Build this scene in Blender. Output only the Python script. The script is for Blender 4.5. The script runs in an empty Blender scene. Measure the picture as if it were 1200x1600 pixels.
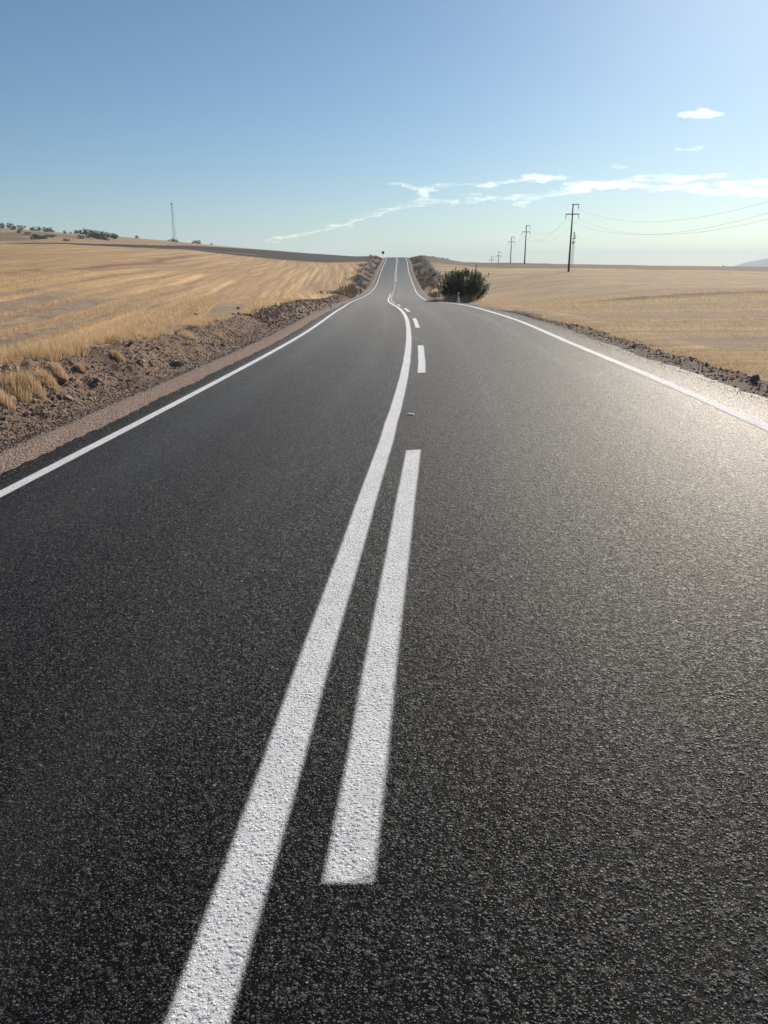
import bpy, math, random
import numpy as np
from mathutils import Vector
R = math.radians
rng = np.random.default_rng(7)
random.seed(7)
SC = bpy.context.scene
COL = SC.collection

# ------------------------------------------------------------------ camera
F, YH, H = 1200.0, 412.0, 1.65          # focal length (px), horizon row, eye height
PITCH = math.atan((800 - YH) / F)
cd = bpy.data.cameras.new("camera")
cam = bpy.data.objects.new("camera", cd)
COL.objects.link(cam)
cam.location = (0, 0, H)
cam.rotation_euler = (R(90) - PITCH, 0, 0)
cd.sensor_fit = 'VERTICAL'
cd.sensor_height = 36.0
cd.lens = 36.0 * F / 1600.0
cd.clip_start = 0.05
cd.clip_end = 90000
SC.camera = cam
SC.render.resolution_x, SC.render.resolution_y = 768, 1024

# ------------------------------------------------------------------ light
SUN_AZ, SUN_EL = 27.0, 25.0             # to the right of the view, above the horizon
w = bpy.data.worlds.new("World")
SC.world = w
w.use_nodes = True
nt = w.node_tree
bg = nt.nodes['Background']
sky = nt.nodes.new('ShaderNodeTexSky')
sky.sky_type = 'NISHITA'
sky.sun_disc = False
sky.sun_elevation = R(SUN_EL)
sky.sun_rotation = R(SUN_AZ)
sky.altitude = 900
sky.air_density = 1.0
sky.dust_density = 0.85
sky.ozone_density = 2.4
tn = nt.nodes.new('ShaderNodeMix'); tn.data_type = 'RGBA'; tn.blend_type = 'MULTIPLY'
tn.inputs[0].default_value = 1; tn.inputs[7].default_value = (.82, 1.0, 1.12, 1)
nt.links.new(sky.outputs[0], tn.inputs[6]); nt.links.new(tn.outputs[2], bg.inputs[0])
bg.inputs[1].default_value = 0.053
sd = bpy.data.lights.new("sun", 'SUN')
sd.energy = 5.0
sd.angle = R(0.6)
sd.color = (1.0, 0.88, 0.735)
sun = bpy.data.objects.new("sun", sd)
COL.objects.link(sun)
sv = Vector((math.sin(R(SUN_AZ)) * math.cos(R(SUN_EL)), math.cos(R(SUN_AZ)) * math.cos(R(SUN_EL)), math.sin(R(SUN_EL))))
sun.rotation_euler = sv.to_track_quat('Z', 'Y').to_euler()
SC.view_settings.view_transform = 'Standard'
SC.view_settings.look = 'None'
SC.view_settings.gamma = 1
SC.view_settings.exposure = 0.42
SC.cycles.max_bounces = 6
SC.cycles.volume_bounces = 4
SC.cycles.transparent_max_bounces = 16

# ------------------------------------------------------------------ helpers
def link(o, parent=None):
    COL.objects.link(o)
    if parent is not None:
        o.parent = parent
    return o

def tag(o, label=None, cat=None, group=None, kind=None):
    if label: o['label'] = label
    if cat: o['category'] = cat
    if group: o['group'] = group
    if kind: o['kind'] = kind
    return o

def empty(name, loc, rz=0):
    o = bpy.data.objects.new(name, None)
    o.location = loc
    o.rotation_euler = (0, 0, rz)
    return link(o)

def np_mesh(name, V, Fc, smooth=False):
    """V (n,3); Fc (m,3) or (m,4)"""
    V = np.asarray(V, dtype=np.float32); Fc = np.asarray(Fc, dtype=np.int32)
    me = bpy.data.meshes.new(name)
    k = Fc.shape[1]
    me.vertices.add(len(V)); me.vertices.foreach_set('co', V.ravel())
    me.loops.add(Fc.size); me.loops.foreach_set('vertex_index', Fc.ravel())
    me.polygons.add(len(Fc))
    me.polygons.foreach_set('loop_start', np.arange(len(Fc), dtype=np.int32) * k)
    me.polygons.foreach_set('loop_total', np.full(len(Fc), k, dtype=np.int32))
    me.polygons.foreach_set('use_smooth', np.full(len(Fc), smooth, dtype=bool))
    me.update(calc_edges=True)
    return me

def np_obj(name, V, Fc, mat=None, parent=None, smooth=False):
    me = np_mesh(name, V, Fc, smooth)
    o = bpy.data.objects.new(name, me)
    if mat: me.materials.append(mat)
    return link(o, parent)

class MB:
    """collects boxes and tubes into one mesh"""
    def __init__(s): s.v = []; s.f = []
    def add(s, V, Fc):
        b = len(s.v)
        s.v += [tuple(p) for p in V]
        s.f += [tuple(i + b for i in q) for q in Fc]
    def box(s, c, d, rz=0, ry=0):
        hx, hy, hz = d[0] / 2, d[1] / 2, d[2] / 2
        P = []
        for z in (-hz, hz):
            for x, y in ((-hx, -hy), (hx, -hy), (hx, hy), (-hx, hy)):
                X, Z = x * math.cos(ry) + z * math.sin(ry), -x * math.sin(ry) + z * math.cos(ry)
                P.append((c[0] + X * math.cos(rz) - y * math.sin(rz), c[1] + X * math.sin(rz) + y * math.cos(rz), c[2] + Z))
        s.add(P, [(3, 2, 1, 0), (4, 5, 6, 7), (0, 1, 5, 4), (1, 2, 6, 5), (2, 3, 7, 6), (3, 0, 4, 7)])
    def tube(s, pts, rad, n=8, cap=True):
        pts = [Vector(p) for p in pts]
        rs = rad if isinstance(rad, (list, tuple)) else [rad] * len(pts)
        rings = []
        for i, p in enumerate(pts):
            d = (pts[min(i + 1, len(pts) - 1)] - pts[max(i - 1, 0)]).normalized()
            u = d.cross(Vector((0, 0, 1)))
            if u.length < 1e-3: u = Vector((1, 0, 0))
            u.normalize(); v = d.cross(u)
            rings.append([p + (u * math.cos(a) + v * math.sin(a)) * rs[i] for a in [2 * math.pi * k / n for k in range(n)]])
        V = [q for r_ in rings for q in r_]
        Fc = [(i * n + k, i * n + (k + 1) % n, (i + 1) * n + (k + 1) % n, (i + 1) * n + k) for i in range(len(pts) - 1) for k in range(n)]
        if cap:
            Fc += [tuple(range(n - 1, -1, -1)), tuple((len(pts) - 1) * n + k for k in range(n))]
        s.add(V, Fc)
    def build(s, name, mat, parent=None, smooth=False):
        me = bpy.data.meshes.new(name)
        me.from_pydata(s.v, [], s.f); me.materials.append(mat)
        if smooth:
            for p in me.polygons: p.use_smooth = True
        me.update()
        return link(bpy.data.objects.new(name, me), parent)

def copy_tree(o, parent=None):
    c = o.copy(); COL.objects.link(c)
    if parent is not None: c.parent = parent
    for ch in o.children: copy_tree(ch, c)
    return c

# numpy noise ---------------------------------------------------------------
def _h(ix, iy, seed):
    n = (ix.astype(np.int64) * 374761393 + iy.astype(np.int64) * 668265263 + seed * 1442695041) & 0xFFFFFFFF
    n = ((n ^ (n >> 13)) * 1274126177) & 0xFFFFFFFF
    return ((n ^ (n >> 16)) & 0xFFFF) / 65535.0
def vnoise(x, y, seed=0):
    ix, iy = np.floor(x), np.floor(y)
    fx, fy = x - ix, y - iy
    fx = fx * fx * (3 - 2 * fx); fy = fy * fy * (3 - 2 * fy)
    a = _h(ix, iy, seed); b = _h(ix + 1, iy, seed); c = _h(ix, iy + 1, seed); d = _h(ix + 1, iy + 1, seed)
    return (a + (b - a) * fx) * (1 - fy) + (c + (d - c) * fx) * fy
def fbm(x, y, o=4, seed=0):
    t = 0; a = .5; n = 0
    for i in range(o):
        t = t + a * vnoise(x * 2 ** i + 13.7 * i, y * 2 ** i + 7.1 * i, seed + i); n += a; a *= .5
    return t / n
def sm(x, a, b):
    t = np.clip((x - a) / (b - a), 0, 1)
    return t * t * (3 - 2 * t)

# node material helper --------------------------------------------------------
class NM:
    def __init__(s, name):
        s.m = bpy.data.materials.new(name); s.m.use_nodes = True
        s.t = s.m.node_tree; s.b = s.t.nodes['Principled BSDF']; s.out = s.t.nodes['Material Output']
    def n(s, ty, **kw):
        nd = s.t.nodes.new(ty)
        for k, v in kw.items(): setattr(nd, k, v)
        return nd
    def l(s, a, b): s.t.links.new(a, b)
    def coord(s): return s.n('ShaderNodeNewGeometry').outputs['Position']
    def noise(s, vec, scale, detail=3, rough=.5, dist=0):
        nd = s.n('ShaderNodeTexNoise'); s.l(vec, nd.inputs['Vector'])
        nd.inputs['Scale'].default_value = scale; nd.inputs['Detail'].default_value = detail
        nd.inputs['Roughness'].default_value = rough; nd.inputs['Distortion'].default_value = dist
        return nd.outputs[0]
    def voro(s, vec, scale, feature='F1', out='Distance', rnd=1.0):
        nd = s.n('ShaderNodeTexVoronoi', feature=feature); s.l(vec, nd.inputs['Vector'])
        nd.inputs['Scale'].default_value = scale; nd.inputs['Randomness'].default_value = rnd
        return nd.outputs[out]
    def rng(s, v, a, b, c, d, clamp=True):
        nd = s.n('ShaderNodeMapRange', clamp=clamp); s.l(v, nd.inputs[0])
        for i, x in zip((1, 2, 3, 4), (a, b, c, d)): nd.inputs[i].default_value = x
        return nd.outputs[0]
    def math(s, op, a, b=None, c=None):
        nd = s.n('ShaderNodeMath', operation=op)
        for i, x in enumerate((a, b, c)):
            if x is None: continue
            if isinstance(x, (int, float)): nd.inputs[i].default_value = x
            else: s.l(x, nd.inputs[i])
        return nd.outputs[0]
    def mix(s, f, a, b, blend='MIX'):
        nd = s.n('ShaderNodeMix', data_type='RGBA', blend_type=blend)
        for i, x in ((0, f), (6, a), (7, b)):
            if isinstance(x, (int, float)): nd.inputs[i].default_value = x
            elif isinstance(x, tuple): nd.inputs[i].default_value = (x[0], x[1], x[2], 1)
            else: s.l(x, nd.inputs[i])
        return nd.outputs[2]
    def attr(s, name, out='Color'):
        nd = s.n('ShaderNodeAttribute', attribute_name=name); return nd.outputs[out]
    def bump(s, h, dist, strength=1.0, prev=None):
        nd = s.n('ShaderNodeBump'); s.l(h, nd.inputs['Height'])
        nd.inputs['Distance'].default_value = dist; nd.inputs['Strength'].default_value = strength
        if prev is not None: s.l(prev, nd.inputs['Normal'])
        return nd.outputs[0]
    def set(s, **kw):
        for k, v in kw.items():
            i = s.b.inputs[k]
            if isinstance(v, (int, float)): i.default_value = v
            elif isinstance(v, tuple): i.default_value = (v[0], v[1], v[2], 1)
            else: s.l(v, i)
        return s.m

def plain(name, c, rough=.7, var=.25, scale=8, metal=0, bump=0):
    m = NM(name); p = m.n('ShaderNodeTexCoord').outputs['Object']
    f = m.rng(m.noise(p, scale, 4, .6), .3, .7, 0, 1)
    c2 = tuple(x * (1 - var) for x in c)
    kw = {'Base Color': m.mix(f, c, c2), 'Roughness': rough, 'Metallic': metal}
    if bump: kw['Normal'] = m.bump(m.noise(p, scale * 3, 3), bump)
    return m.set(**kw)

# ------------------------------------------------------------------ the road's line (station, x, z, crossfall)
RS = [-4, 1, 6, 11, 16, 21, 26, 31, 36, 41, 46, 51, 56, 61, 66, 71, 76, 81, 86, 91, 96, 101, 106, 111, 116, 121, 126, 131, 136, 141, 146, 151, 156, 161, 166, 171, 176, 181, 186, 191, 196, 201, 206, 211, 216, 221, 226, 231, 236, 241, 246, 251, 256, 261, 266, 271, 276, 281, 286, 291, 296, 301, 306, 311, 316]
RX = [-0.61, -0.31, 0.05, 0.38, 0.63, 0.82, 0.96, 1.04, 1.05, 0.99, 0.92, 0.83, 0.74, 0.66, 0.6, 0.57, 0.56, 0.58, 0.62, 0.68, 0.76, 0.85, 0.94, 1.04, 1.14, 1.24, 1.36, 1.47, 1.59, 1.7, 1.81, 1.9, 1.98, 2.06, 2.12, 2.18, 2.24, 2.3, 2.37, 2.44, 2.51, 2.59, 2.68, 2.77, 2.87, 2.98, 3.08, 3.19, 3.31, 3.42, 3.53, 3.64, 3.74, 3.85, 3.94, 4.03, 4.11, 4.18, 4.23, 4.28, 4.32, 4.35, 4.36, 4.36, 4.35]
RZ = [0.007, -0.009, -0.081, -0.14, -0.222, -0.289, -0.333, -0.393, -0.477, -0.587, -0.728, -0.897, -1.072, -1.236, -1.396, -1.557, -1.711, -1.853, -1.982, -2.099, -2.205, -2.298, -2.377, -2.44, -2.486, -2.516, -2.527, -2.519, -2.492, -2.444, -2.377, -2.29, -2.183, -2.057, -1.911, -1.747, -1.566, -1.371, -1.163, -0.947, -0.723, -0.494, -0.262, -0.028, 0.207, 0.442, 0.676, 0.908, 1.136, 1.361, 1.58, 1.794, 2.001, 2.202, 2.397, 2.588, 2.774, 2.956, 3.134, 3.31, 3.484, 3.645, 3.785, 3.91, 4.01]
RB = [0.069, 0.069, 0.046, 0.043, 0.037, 0.036, 0.038, 0.029, 0.023, 0.029, 0.034, 0.031, 0.025, 0.019, 0.015, 0.01, 0.007, 0.006, 0.007, 0.01, 0.013, 0.016, 0.019, 0.021, 0.023, 0.023, 0.023, 0.022, 0.022, 0.02, 0.019, 0.018, 0.017, 0.015, 0.014, 0.013, 0.012, 0.011, 0.01, 0.009, 0.009, 0.008, 0.008, 0.007, 0.007, 0.007, 0.006, 0.006, 0.006, 0.006, 0.006, 0.006, 0.005, 0.005, 0.005, 0.005, 0.005, 0.005, 0.005, 0.005, 0.005, 0.005, 0.006, 0.006, 0.006]
RS = [-60, -30] + RS + [326, 340, 360, 390, 430, 520]
RX = [-3.85, -2.11] + RX + [4.33, 4.3, 4.25, 4.2, 4.1, 4.0]
RZ = [0.1, 0.05] + RZ + [4.08, 4.0, 3.6, 2.4, -0.2, -7]
RB = [0.069, 0.069] + RB + [0.005] * 6
RB[4] = .058; RB[5] = .048
# resample with a light blur for smooth curvature
SG = np.arange(-60, 520.01, .5)
def _rs(v, k):
    y = np.interp(SG, RS, v)
    ker = np.hanning(2 * k + 3); ker /= ker.sum()
    yp = np.pad(y, (k + 1, k + 1), mode='reflect', reflect_type='odd')
    return np.convolve(yp, ker, 'valid')
GX, GZ, GB = _rs(RX, 8), _rs(RZ, 8), _rs(RB, 12)
GH = np.arctan(np.gradient(GX, SG))
def rx(s): return np.interp(s, SG, GX)
def rz(s): return np.interp(s, SG, GZ)
def rb(s): return np.interp(s, SG, GB)
def rh(s): return np.interp(s, SG, GH)
HL, HR = 3.449, 3.654          # edge lines
EL, ER = -3.87, 4.36           # asphalt edges
def on_road(s, t, dz=0.0):
    h = rh(s)
    return np.stack([rx(s) + t * np.cos(h), s - t * np.sin(h), rz(s) + t * rb(s) + dz], -1)

# ------------------------------------------------------------------ the land
TC = np.array([-1500, -600, 0, 100, 200, 300, 400, 440, 500, 560, 600, 640, 700, 780, 900, 1000, 1200, 1600, 2600.])
TY = np.array([5, 10, 20, 40, 60, 90, 130, 180, 230, 280, 330, 450, 600, 900, 2000, 9500.])
TZ = {
 0:   [-.1, -.1, 0, .5, 1.0, 1.6, 2.8, 4.7, 6.8, 8.2, 9.5, 17.3, 28.3, 20, -30, -60],
 100: [-.1, -.1, -.02, .4, .85, 1.5, 2.6, 4.4, 6.6, 8.0, 9.6, 16.4, 24.0, 16, -30, -60],
 200: [-.1, -.1, -.05, .2, .5, 1.0, 1.9, 3.6, 5.7, 7.3, 9.0, 13.8, 20.7, 12, -30, -60],
 300: [-.1, -.1, -.08, .1, .2, .3, 1.0, 2.9, 5.0, 6.8, 8.6, 12.2, 16.4, 9, -30, -60],
 400: [-.1, -.1, -.1, -.1, -.35, -.7, -.3, 1.1, 2.95, 5.0, 7.2, 9.3, 10, 3, -32, -60],
 440: [0, 0, 0, -.1, -.5, -1.0, -.7, .6, 2.2, 4.4, 6.7, 7.6, 5, -4, -34, -60],
 500: [0, 0, -.1, -.3, -.8, -1.6, -1.5, -.2, 1.8, 3.9, 5.75, 5, 0, -10, -36, -60],
 560: [0, -.1, -.2, -.4, -1.0, -2.0, -2.2, -.9, 1.3, 3.3, 4.85, 3, -4, -14, -38, -60],
 600: [0, -.1, -.25, -.55, -1.2, -2.1, -2.4, -1.3, .9, 3.0, 4.2, 1, -8, -18, -40, -60],
 640: [0, -.05, -.2, -.55, -1.2, -2.1, -2.2, -1.1, .9, 2.8, 4.0, 1, -8, -18, -40, -60],
 700: [0, 0, -.15, -.5, -1.1, -1.7, -1.6, -.5, 1.0, 2.2, 2.7, -2, -8, -18, -40, -60],
 780: [0, 0, -.1, -.4, -.8, -1.2, -1.1, -.3, .8, 1.95, 2.1, -4, -10, -20, -40, -60],
 900: [0, 0, -.05, -.3, -.5, -.6, -.4, .15, 1.0, 1.65, 1.2, -6, -14, -24, -42, -60],
 1000: [0, 0, 0, -.25, -.4, -.5, -.4, .0, .7, 1.15, .7, -7, -16, -26, -42, -60],
 1200: [0, 0, 0, -.2, -.35, -.5, -.5, -.3, .3, .75, .2, -8, -18, -28, -42, -60],
 1600: [0, 0, 0, -.2, -.35, -.6, -.6, -.6, -.3, .1, -.6, -9, -19, -28, -42, -60],
 2600: [0, 0, 0, -.2, -.35, -.6, -.7, -.8, -.8, -.8, -1.6, -9, -19, -28, -42, -60],
 -600: [.1, .2, .5, 1.0, 1.6, 2.6, 4.6, 6.6, 8.4, 10, 12, 22, 34, 26, -20, -60],
 -1500: [.1, .2, .5, 1.0, 1.6, 2.6, 4.6, 6.6, 8.4, 10, 12, 20, 28, 20, -20, -60]}
TG = np.array([TZ[c] for c in TC])
# fine table, blurred so that slopes change softly
_cc = np.concatenate([np.arange(-1500, -200, 60), np.arange(-200, 1400, 10), np.arange(1400, 2601, 60)]).astype(float)
_ly = np.linspace(math.log(5), math.log(9500), 240)
def _bil(c, ly):
    T = np.array([np.interp(ly, np.log(TY), row) for row in TG])
    out = np.empty((len(c), len(ly)))
    for j in range(len(ly)): out[:, j] = np.interp(c, TC, T[:, j])
    return out
_TF = _bil(_cc, _ly)
def _blur(A, k, ax):
    ker = np.hanning(2 * k + 3); ker /= ker.sum()
    pad = [(0, 0), (0, 0)]; pad[ax] = (k + 1, k + 1)
    Ap = np.pad(A, pad, mode='reflect', reflect_type='odd')
    return np.apply_along_axis(lambda v: np.convolve(v, ker, 'valid'), ax, Ap)
_TF = _blur(_blur(_TF, 4, 0), 4, 1)
def land(X, Y):
    """open-field height"""
    X = np.asarray(X, float); Y = np.asarray(Y, float)
    Yc = np.maximum(Y, 5.0)
    c = np.clip(600 + 1261 * X / Yc, -1500, 2600); ly = np.clip(np.log(Yc), _ly[0], _ly[-1])
    ci = np.clip(np.searchsorted(_cc, c) - 1, 0, len(_cc) - 2); fc = (c - _cc[ci]) / (_cc[ci + 1] - _cc[ci])
    li = np.clip(((ly - _ly[0]) / (_ly[1] - _ly[0])).astype(int), 0, len(_ly) - 2); fl = (ly - _ly[li]) / (_ly[1] - _ly[0])
    a = _TF[ci, li] * (1 - fc) + _TF[ci + 1, li] * fc
    b = _TF[ci, li + 1] * (1 - fc) + _TF[ci + 1, li + 1] * fc
    return a * (1 - fl) + b * fl
def lateral(X, Y):
    s = np.clip(Y, -60, 519); h = rh(s)
    s2 = np.clip(Y + (X - rx(s)) * np.sin(h) * np.cos(h), -60, 519)
    s2 = np.where(np.abs(X - rx(s)) < 60, s2, s)
    return (X - rx(s2)) * np.cos(rh(s2)), s2

def ground(X, Y, detail=True):
    X = np.asarray(X, float); Y = np.asarray(Y, float)
    d, s = lateral(X, Y)
    zc = rz(s); bank = rb(s)
    zl = land(X, Y)
    hill = sm(s, 115, 175) * (1 - sm(s, 285, 330))
    offL = .19 + .75 * hill + .06 * np.sin(s / 7.0)
    offR = .02 + 1.15 * hill
    nearw = sm(np.abs(d), 8.5, 26)
    behind = sm(s, 330, 420)
    zf = (zc + np.where(d < 0, offL, offR)) * (1 - nearw) + zl * nearw
    wob = .35 * (fbm(s / 3.1, d * 0 + 3.3, 3, 5) - .5) * 2
    # left: gravel strip, shallow ditch, bank of rubble
    dl = -d
    edge = zc + d * bank
    eL = zc + EL * bank - .07
    zl_ditch = eL - .05 * np.clip(dl + EL, 0, 1.6) - .08 * sm(dl, 4.5, 5.1)
    t0, t1 = 5.0 + wob * .6, 6.35 + wob * .6 + 1.6 * hill
    wl = sm(dl, t0, t1)
    zL = zl_ditch * (1 - wl) + zf * wl
    # right: thin verge then field
    eR = zc + ER * bank - .06
    dr = d - ER
    near_ridge = sm(s, 24, 32)
    zr_d = eR - .09 * np.clip(dr, 0, 1.5) - .05 * sm(dr, .1, .6) + (1 - near_ridge) * .13 * np.exp(-((dr - .75 - wob * .5) / .38) ** 2)
    wr = sm(dr, .9 + wob * .5, 2.4 + 3.6 * hill)
    zR = zr_d * (1 - wr) + zf * wr
    z = np.where(d < 0, zL, zR)
    under = (d > EL + .03) & (d < ER - .03)
    z = np.where(under, edge - .22, z)
    if detail:
        rL = sm(dl, 4.7, 5.5) * (1 - sm(dl, 6.5 + wob, 8.0 + wob)) * (1 - sm(s, 250, 300))
        rR = np.exp(-((dr - .8) / .5) ** 2) * (d > ER + .08) * (1 - sm(s, 24, 34))
        n1 = fbm(X / .45, Y / .45, 4, 11) - .5
        n2 = fbm(X / .16, Y / .16, 3, 21) - .5
        z = z + rL * (n1 * .24 + n2 * .10) + rR * (n1 * .14 + n2 * .09)
        fld = sm(np.abs(d), 7.0, 9.0) * (1 - sm(Y, 60, 160))
        z = z + fld * ((fbm(X / 1.3, Y / 2.6, 3, 31) - .5) * .12 + n2 * .05)
        z = z + hill * (np.exp(-((dl - 7) / 2.0) ** 2) + np.exp(-((dr - 4) / 2.5) ** 2)) * (fbm(X / 1.6, Y / 5, 3, 19) - .5) * .45
        z = z + sm(Y, 40, 90) * sm(np.abs(d), 10, 30) * (fbm(X / 16, Y / 16, 3, 41) - .5) * .5 * (1 - sm(Y, 700, 1200))
        # a low earth balk across the right field
        z = z + .16 * np.exp(-((Y - 56 + (X - 20) * .02) / 1.1) ** 2) * sm(d, 11, 17)
    return z
def gz(x, y): return float(ground(np.array([x]), np.array([y]))[0])
def hit(col, row):
    """where the sight line through this column and row meets the land"""
    t_ = 1.5
    dz = (YH - row) / 1261
    c_, s_ = math.cos(PITCH), math.sin(PITCH)
    dx, dv = (col - 600) / F, (800 - row) / F
    D = Vector((dx, c_ + dv * s_, -s_ + dv * c_))
    for _ in range(3000):
        p = D * t_
        if H + p.z < gz(p.x, p.y): break
        t_ *= 1.004
    return p.x, p.y
def spot(col, Y):
    """a point of the land seen at this column and depth"""
    x = (col - 600) / 1261 * Y
    return (x, Y, gz(x, Y))

# ------------------------------------------------------------------ terrain mesh (polar sheet)
az = np.concatenate([np.arange(-180, -34, 4.0), np.arange(-34, 34, .11), np.arange(34, 180.1, 4.0)])
rr = [2.2]
while rr[-1] < 9300: rr.append(rr[-1] * (1.011 if rr[-1] < 60 else 1.02))
rr = np.array(rr)
A, RR = np.meshgrid(np.radians(az), rr, indexing='ij')
X, Y = RR * np.sin(A), RR * np.cos(A)
Z = ground(X, Y)
n0, n1 = A.shape
idx = np.arange(n0 * n1).reshape(n0, n1)
q = np.stack([idx[:-1, :-1], idx[:-1, 1:], idx[1:, 1:], idx[1:, :-1]], -1).reshape(-1, 4)
q = q[:, ::-1]
V = np.stack([X, Y, Z], -1).reshape(-1, 3)
# centre cap
V = np.vstack([V, [[0, 0, float(rz(0.) - .3)]]])
terr = np_mesh('ground', V, q, True)
# colour regions -------------------------------------------------------------
d, s = lateral(X, Y)
dl, dr = -d, d - ER
wob = .35 * (fbm(s / 3.1, d * 0 + 3.3, 3, 5) - .5) * 2
hill = sm(s, 115, 175) * (1 - sm(s, 285, 330))
C = np.zeros((n0, n1, 3)); M = np.zeros((n0, n1, 3))   # M: straw, gravel, soil
def lay(mask, col, m):
    global C, M
    k = mask[..., None]
    C = C * (1 - k) + np.array(col) * k
    M = M * (1 - k) + np.array(m) * k
one = np.ones((n0, n1))
STRAW_L, STRAW_R, SOIL, GREY, PINK, DARK = (.74, .49, .235), (.57, .41, .22), (.205, .150, .117), (.27, .23, .195), (.33, .26, .21), (.085, .070, .066)
lay(one, STRAW_L, (1, 0, 0))
lay(sm(X - rx(np.clip(Y, -60, 519)), -2, 2), STRAW_R, (1, 0, 0))
big = fbm(X / 60, Y / 60, 3, 77)
lay(.4 * sm(big, .45, .7), (.42, .25, .13), (1, 0, 0))
# streaks of bare earth that follow the drill rows (left: along the road and curving; right: across)
uL = X + .12 * Y + 4 * np.sin(Y / 55.0)
st = fbm(uL / .75, Y / 60, 3, 91)
nearf = sm(Y, 9, 14) * (1 - sm(Y, 38, 60))
lay((d < -7) * (.92 * sm(st, .49, .57) * nearf), (.27, .22, .17), (.3, 0, .7))
st2 = fbm(uL / 3.5, Y / 200, 3, 95)
lay((d < -9) * (.5 * sm(st2, .47, .60) * sm(Y, 40, 60)), (.38, .24, .14), (.9, 0, .1))
st3 = fbm(X / 90, (Y + .05 * X) / 1.5, 3, 97)
lay((d > 7) * (.85 * sm(st3, .47, .58) * sm(Y, 9, 14)), (.27, .205, .15), (.7, 0, .3))
# furrow line curving over the left field, far end widened as painted ridge shade
cc_ = 600 + 1261 * X / np.maximum(Y, 1)
fx_ = -28 - (Y - 60) * .143 + (fbm(Y / 14, Y * 0, 2, 4) - .5) * 2.5
lay((Y > 40) * .85 * np.exp(-((X - fx_) / (.8 + Y * .009)) ** 2) * (1 - sm(Y, 190, 225)), (.16, .105, .08), (.2, 0, .8))
# balk on the right
lay(.95 * np.exp(-((Y - 56 + (X - 20) * .02) / 1.3) ** 2) * sm(d, 9, 17), (.15, .12, .10), (.2, 0, .8))
# faint darker streak over the right field to the first pole
pole_streak = np.abs((X - 39) * .53 - (171 - Y) * -.24 + (fbm(Y / 20, X * 0, 2, 3) - .5) * 4) 
lay(.5 * (1 - sm(pole_streak, .5, 1.3)) * (Y < 171) * (Y > 75) * (d > 12), (.27, .19, .14), (.5, 0, .5))
# ploughed dark ground on the left rise and beyond the right field
lo = np.interp(cc_, [-400, 0, 100, 200, 300, 400, 500, 560, 585], [284, 284, 284, 244, 244, 240, 236, 236, 245])
up = np.interp(cc_, [-400, 0, 60, 100, 200, 250, 400, 440, 500, 600], [300, 300, 322, 322, 325, 332, 345, 420, 420, 420])
jit = (fbm(X / 25, Y / 25, 3, 8) - .5) * 22
lay((d < -5) * sm(Y + jit * .4, lo - 3, lo + 3) * (1 - sm(Y + jit, up, up + 8)), (.026, .022, .024), (0, 0, .4))
lay((d < -5) * .45 * np.exp(-((Y - 262 - .02 * (cc_ - 300)) / 3.0) ** 2) * sm(cc_, 150, 250) * (1 - sm(cc_, 380, 430)), (.36, .27, .17), (.6, 0, .4))
lay((d < -5) * sm(Y, 340, 360) * .8 * one * (1 - sm(cc_, 440, 480)), (.46, .32, .20), (1, 0, 0))
scr = fbm(X / 34, Y / 22, 3, 55)
lay((d < -5) * sm(Y, 330, 350) * (1 - sm(Y, 520, 600)) * sm(scr, .50, .60) * (1 - sm(cc_, 190, 240)) * .8, (.12, .095, .075), (.2, 0, .8))
r_lo = np.interp(cc_, [650, 700, 780, 900, 1200, 1700], [236, 226, 216, 205, 190, 180])
lay((d > 9) * sm(Y + jit * .25, r_lo - 2, r_lo + 2), (.125, .092, .080), (0, 0, 1))
lay((d > 9) * sm(Y, 262, 268) * (Y < 400), (.07, .06, .05), (0, 0, 1))
# verges
lay((dl > 3.5) * (1 - sm(dl, 6.25 + wob * .6 + 1.6 * hill + .5 * (fbm(X / .8, Y / .8, 3, 2) - .5) * 3, 6.7 + wob * .6 + 2.2 * hill + .4)), SOIL, (0, .5, .5))
lay((dl > 3.5) * hill * (1 - sm(dl + (fbm(X / 5, Y / 5, 3, 9) - .5) * 3, 6.3 + hill, 7.6 + 1.2 * hill)), DARK, (0, 0, 1))
lay((dl > 3.5) * (1 - sm(dl, 5.0 + wob * .5, 5.35 + wob * .5)) * (1 - .6 * hill), GREY, (0, 1, 0))
lay((dl > 3.5) * (1 - sm(dl, 4.45, 4.8)), PINK, (0, 1, 0))
rv = (d > ER - .3) * (1 - sm(dr + (fbm(X / .7, Y / .7, 3, 6) - .5) * 1.1, 1.25 + 3.4 * hill, 1.75 + 4.4 * hill)) 
lay(rv, (.17, .14, .12), (0, .3, .7))
lay(rv * hill, (.075, .07, .062), (0, 0, 1))
lay((d > ER - .3) * (1 - sm(dr, .25, .7)) * sm(s, 26, 40), (.30, .21, .155), (0, 1, 0))
def set_col(me, name, arr):
    a = me.attributes.new(name, 'FLOAT_COLOR', 'POINT')
    out = np.ones((len(me.vertices), 4), dtype=np.float32)
    flat = arr.reshape(-1, 3); out[:len(flat), :3] = flat
    a.data.foreach_set('color', out.ravel())
set_col(terr, 'tint', C); set_col(terr, 'kindmask', M)
fu = np.stack([np.where(d < 0, uL, Y + .05 * X), np.where(d < 0, Y, X), 0 * X], -1)
set_col(terr, 'rows', fu)

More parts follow.
